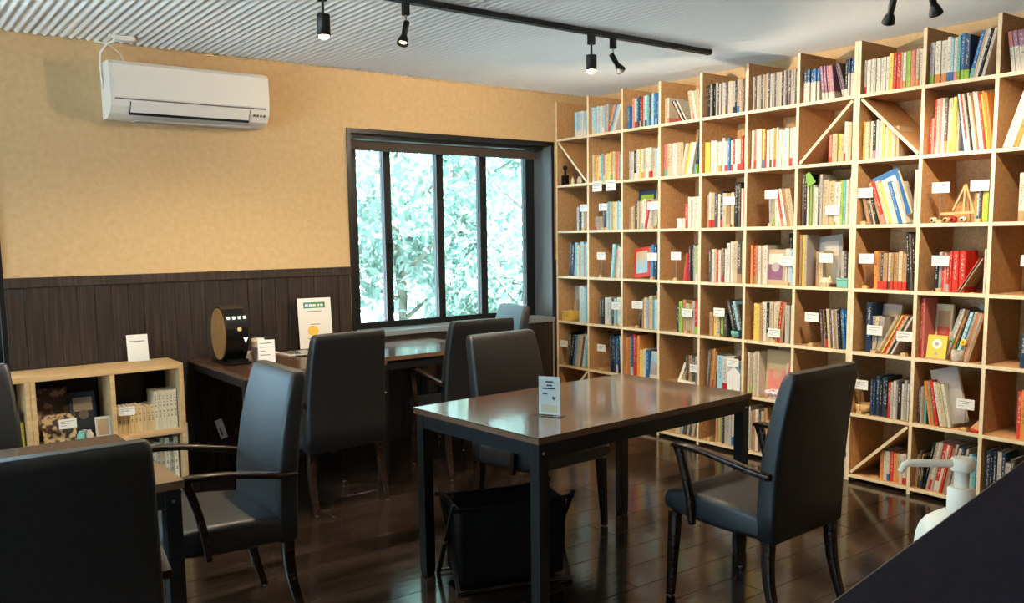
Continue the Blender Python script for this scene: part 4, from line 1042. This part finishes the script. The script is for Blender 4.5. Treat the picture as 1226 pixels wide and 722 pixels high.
for sx in (-1, 1):
    for sy in (-1, 1):
        mb = MB(); mb.bar((sx*(L2+.018+.007*sy), sy*(S2+.008), 0.0), (sx*(L2+.018+.007*sy), -sy*(S2+.004), HB+.03), .010, .016, upv=(1, 0, 0)); mb.build('cross_leg', 'black_metal', t)
    mb = MB(); mb.lathe([(.007, -.016), (.007, .016)], 8, M=T(sx*(L2+.018), 0, .175) @ RY(PI/2)); mb.build('pivot', 'steel', t)
for sy in (-1, 1):
    mb = MB(); mb.tube([(-L2-.02, sy*(S2+.006), .012), (L2+.02, sy*(S2+.006), .012)], .006, 6); mb.build('foot_bar', 'black_metal', t)

# ------------------------------------------------------------------ ceiling tracks and spot lamps
def lamp(name, loc, aim, watts, cone, blend, size=.03):
    d = bpy.data.lights.new(name, 'SPOT'); d.energy = watts; d.color = LAMP; d.spot_size = math.radians(cone); d.spot_blend = blend; d.shadow_soft_size = size
    o = bpy.data.objects.new(name, d); COL.objects.link(o); o.location = loc
    o.rotation_euler = Vector(aim).to_track_quat('-Z', 'Y').to_euler()
    return o
def cyl_spot(x, y, label, watts, bare=False):
    t = thing('spot_lamp', label, 'spot lamp', (x, y, ZC), 0, 'cylinder spot lamps on the ceiling track')
    mb = MB(); mb.box(-.017, .017, -.014, .014, -.082, -.03); mb.build('adapter', 'black_metal', t, bevel=.002)
    mb = MB(); mb.tube([(0, 0, -.082), (0, 0, -.136)], .006, 8); mb.build('stem', 'black_metal', t)
    mb = MB(); mb.lathe([(.004, -.134), (.027, -.135), (.028, -.138), (.028, -.212 if bare else -.222), (.0255, -.212 if bare else -.222), (.0255, -.205)], 20); mb.build('head', 'black_metal', t)
    mb = MB(); mb.lathe([(.0252, -.206), (.0250, -.2215), (.02, -.2240), (.010, -.2255), (.002, -.2260)] if bare else [(.0252, -.206), (.0245, -.214), (.02, -.228), (.010, -.235), (.002, -.237)], 18); mb.build('bulb', 'bulb', t)
    l = lamp('spot_light', (x, y, ZC-.243), (0, 0, -1), watts, 162, 0.5, .02)
    l.parent = t; l.location = (0, 0, -.262)
    if bare:         # flush bulb: shines sideways as far as the rim lets it
        d = bpy.data.lights.new('bulb_light', 'POINT'); d.energy = watts; d.color = LAMP; d.shadow_soft_size = .0012; l.data = d; l.location = (0, 0, -.2278)
    return t
def tilt_spot(x, y, label, dirv, watts, group='small tilted spot lamps on the ceiling tracks', cone=85):
    t = thing('spot_lamp', label, 'spot lamp', (x, y, ZC), 0, group)
    mb = MB(); mb.box(-.014, .014, -.014, .014, -.085, -.03); mb.build('adapter', 'black_metal', t, bevel=.002)
    mb = MB(); mb.tube([(0, 0, -.085), (0, 0, -.128)], .0045, 8); mb.build('stem', 'steel', t)
    d = Vector(dirv).normalized(); Q = d.to_track_quat('Z', 'Y').to_matrix().to_4x4(); P0 = T(0, 0, -.13) @ Q
    mb = MB(); mb.lathe([(.004, -.022), (.014, -.02), (.015, .02), (.013, .04), (.014, .052)], 14); mb.build('body', 'black_metal', t, P0)
    mb = MB(); mb.lathe([(.014, .05), (.02, .062), (.027, .085), (.027, .092), (.024, .092), (.018, .07)], 16); mb.build('shade', 'black_metal', t, P0)
    mb = MB(); mb.lathe([(.019, .074), (.015, .082), (.004, .085)], 14); mb.build('bulb', 'bulb', t, P0)
    p = Vector((0, 0, -.13)) + d*.098
    l = lamp('spot_light', (0, 0, 0), d, watts, cone, 0.5, .025); l.parent = t; l.location = p
    return t
def track(x0, y0, x1, y1, label):
    t = thing('lighting_track', label, 'lighting track', ((x0+x1)/2, (y0+y1)/2, ZC), 0, 'black ceiling lighting tracks')
    a, bb = Vector(((x0-x1)/2, (y0-y1)/2, -.018)), Vector(((x1-x0)/2, (y1-y0)/2, -.018))
    mb = MB(); mb.bar(a, bb, .034, .026); mb.build('rail', 'black_metal', t)
    mb = MB(); mb.bar(a+Vector((0, 0, -.0135)), bb+Vector((0, 0, -.0135)), .012, .001); mb.build('slot', 'dark_gap', t)
    d = (bb-a).normalized()
    for e in (a-d*.004, bb+d*.004):
        mb = MB(); mb.bar(e-d*.004, e+d*.004, .036, .03); mb.build('end_cap', 'black_metal', t)
track(-3.9, -1.73, -0.27, -1.73, 'long black lighting track on the ceiling toward the bookcase')
cyl_spot(-2.703, -1.73, 'lit black cylinder spot lamp, leftmost on the track', W_SPOT_A)
tilt_spot(-2.303, -1.73, 'small black spot lamp tilted left between the cylinder lamps', (-.35, -.2, -1), 14)
cyl_spot(-1.19, -1.73, 'lit black cylinder spot lamp toward the bookcase end of the track', W_BULB_A, True)
tilt_spot(-1.034, -1.73, 'small black spot lamp tilted right beside the right cylinder lamp', (.8, .1, -.75), 10)
track(-0.85, -3.10, -0.85, -6.2, 'black lighting track running along the bookcases above the frame')
tilt_spot(-0.85, -3.20, 'black spot lamp at the top right edge, left of its pair', (.6, .6, -1.0), W_SPOT_B, cone=96)
tilt_spot(-0.85, -3.36, 'black spot lamp at the top right edge, right of its pair', (.75, .05, -1.0), W_SPOT_B, cone=96)
tilt_spot(-0.85, -3.70, 'black spot lamp cut by the top edge at the far right', (.8, .25, -1.05), W_SPOT_B, cone=96)

track(-5.6, -5.70, -1.3, -5.70, 'unseen black track added over the counter side for warm fill light')  # added out of view: warm fill for the bottle and the whole room
for k, x in enumerate((-5.2, -3.6, -2.2)):
    cyl_spot(x, -5.70, '%s added fill lamp of the unseen track above the counter side' % ('left', 'middle', 'right')[k], W_FILL_C)

# ------------------------------------------------------------------ counter in the foreground and the soap bottle
e0, e1 = Vector((-3.784, -4.865)), Vector((-3.237, -4.772))
dv = (e1-e0).normalized(); ca = math.atan2(dv.y, dv.x)
t = thing('counter', 'dark navy counter top in the bottom right corner', 'counter', (e0.x, e0.y, 0), ca)
xa, xb = -.12, 1.9
mb = MB(); mb.box(xa, xb, -.62, 0, 1.07, 1.10); mb.build('worktop', 'counter_navy', t)
mb = MB(); mb.box(xa, xb, 0, .0015, 1.072, 1.0995); mb.build('edge_strip', 'counter_tan', t)  # thin strip in a lighter tan along the worktop edge
mb = MB(); mb.box(xa+.02, xb-.02, -.60, -.02, 0, 1.07); mb.build('body', 'counter_navy', t)
mb = MB(); mb.box(xa+.02, xb-.02, -.02, .15, .845, .873); mb.build('ledge', 'counter_navy', t)
for x in (xa+.1, xb-.1):
    mb = MB(); mb.prism([(-.02, .845), (.13, .845), (-.02, .65)], 'x', x, x+.02); mb.build('ledge_bracket', 'black_metal', t)
v = Vector(fw + rt*((1152-CXP)/F_PX) - up*((560-CYP)/F_PX)); v.normalize()
bc = CAM + v*1.27
left = Vector((-rt.x, -rt.y, 0)).normalized()
t = thing('soap_bottle', 'white pump bottle with a long spout behind the navy counter', 'bottle', (bc.x, bc.y, .873), math.atan2(left.y, left.x))
def br(w, h_, z, r=.02): return [(x, y, z) for x, y in rrect(w, h_, r, 4)]
mb = MB(); mb.loft([br(.085, .066, 0), br(.094, .074, .006), br(.096, .076, .09), br(.0955, .0755, .105), br(.093, .073, .118), br(.087, .069, .129), br(.076, .062, .138), br(.06, .052, .1445, .019), br(.046, .043, .149, .018), br(.036, .036, .152, .016)]); mb.build('body', 'soap_white', t)
mb = MB(); mb.lathe([(.0155, .150), (.0165, .151), (.0165, .180), (.014, .183)], 20); mb.build('collar', 'soap_white', t)
mb = MB(); mb.lathe([(.009, .182), (.009, .202), (.0135, .205), (.0145, .207), (.0145, .218), (.012, .221)], 20); mb.build('pump_head', 'soap_white', t)
mb = MB(); mb.tube([(.008, 0, .214), (.04, 0, .2145), (.068, 0, .2155), (.074, 0, .2125), (.079, 0, .204)], [.0055, .005, .0048, .0045, .004], 10); mb.build('spout', 'soap_white', t)
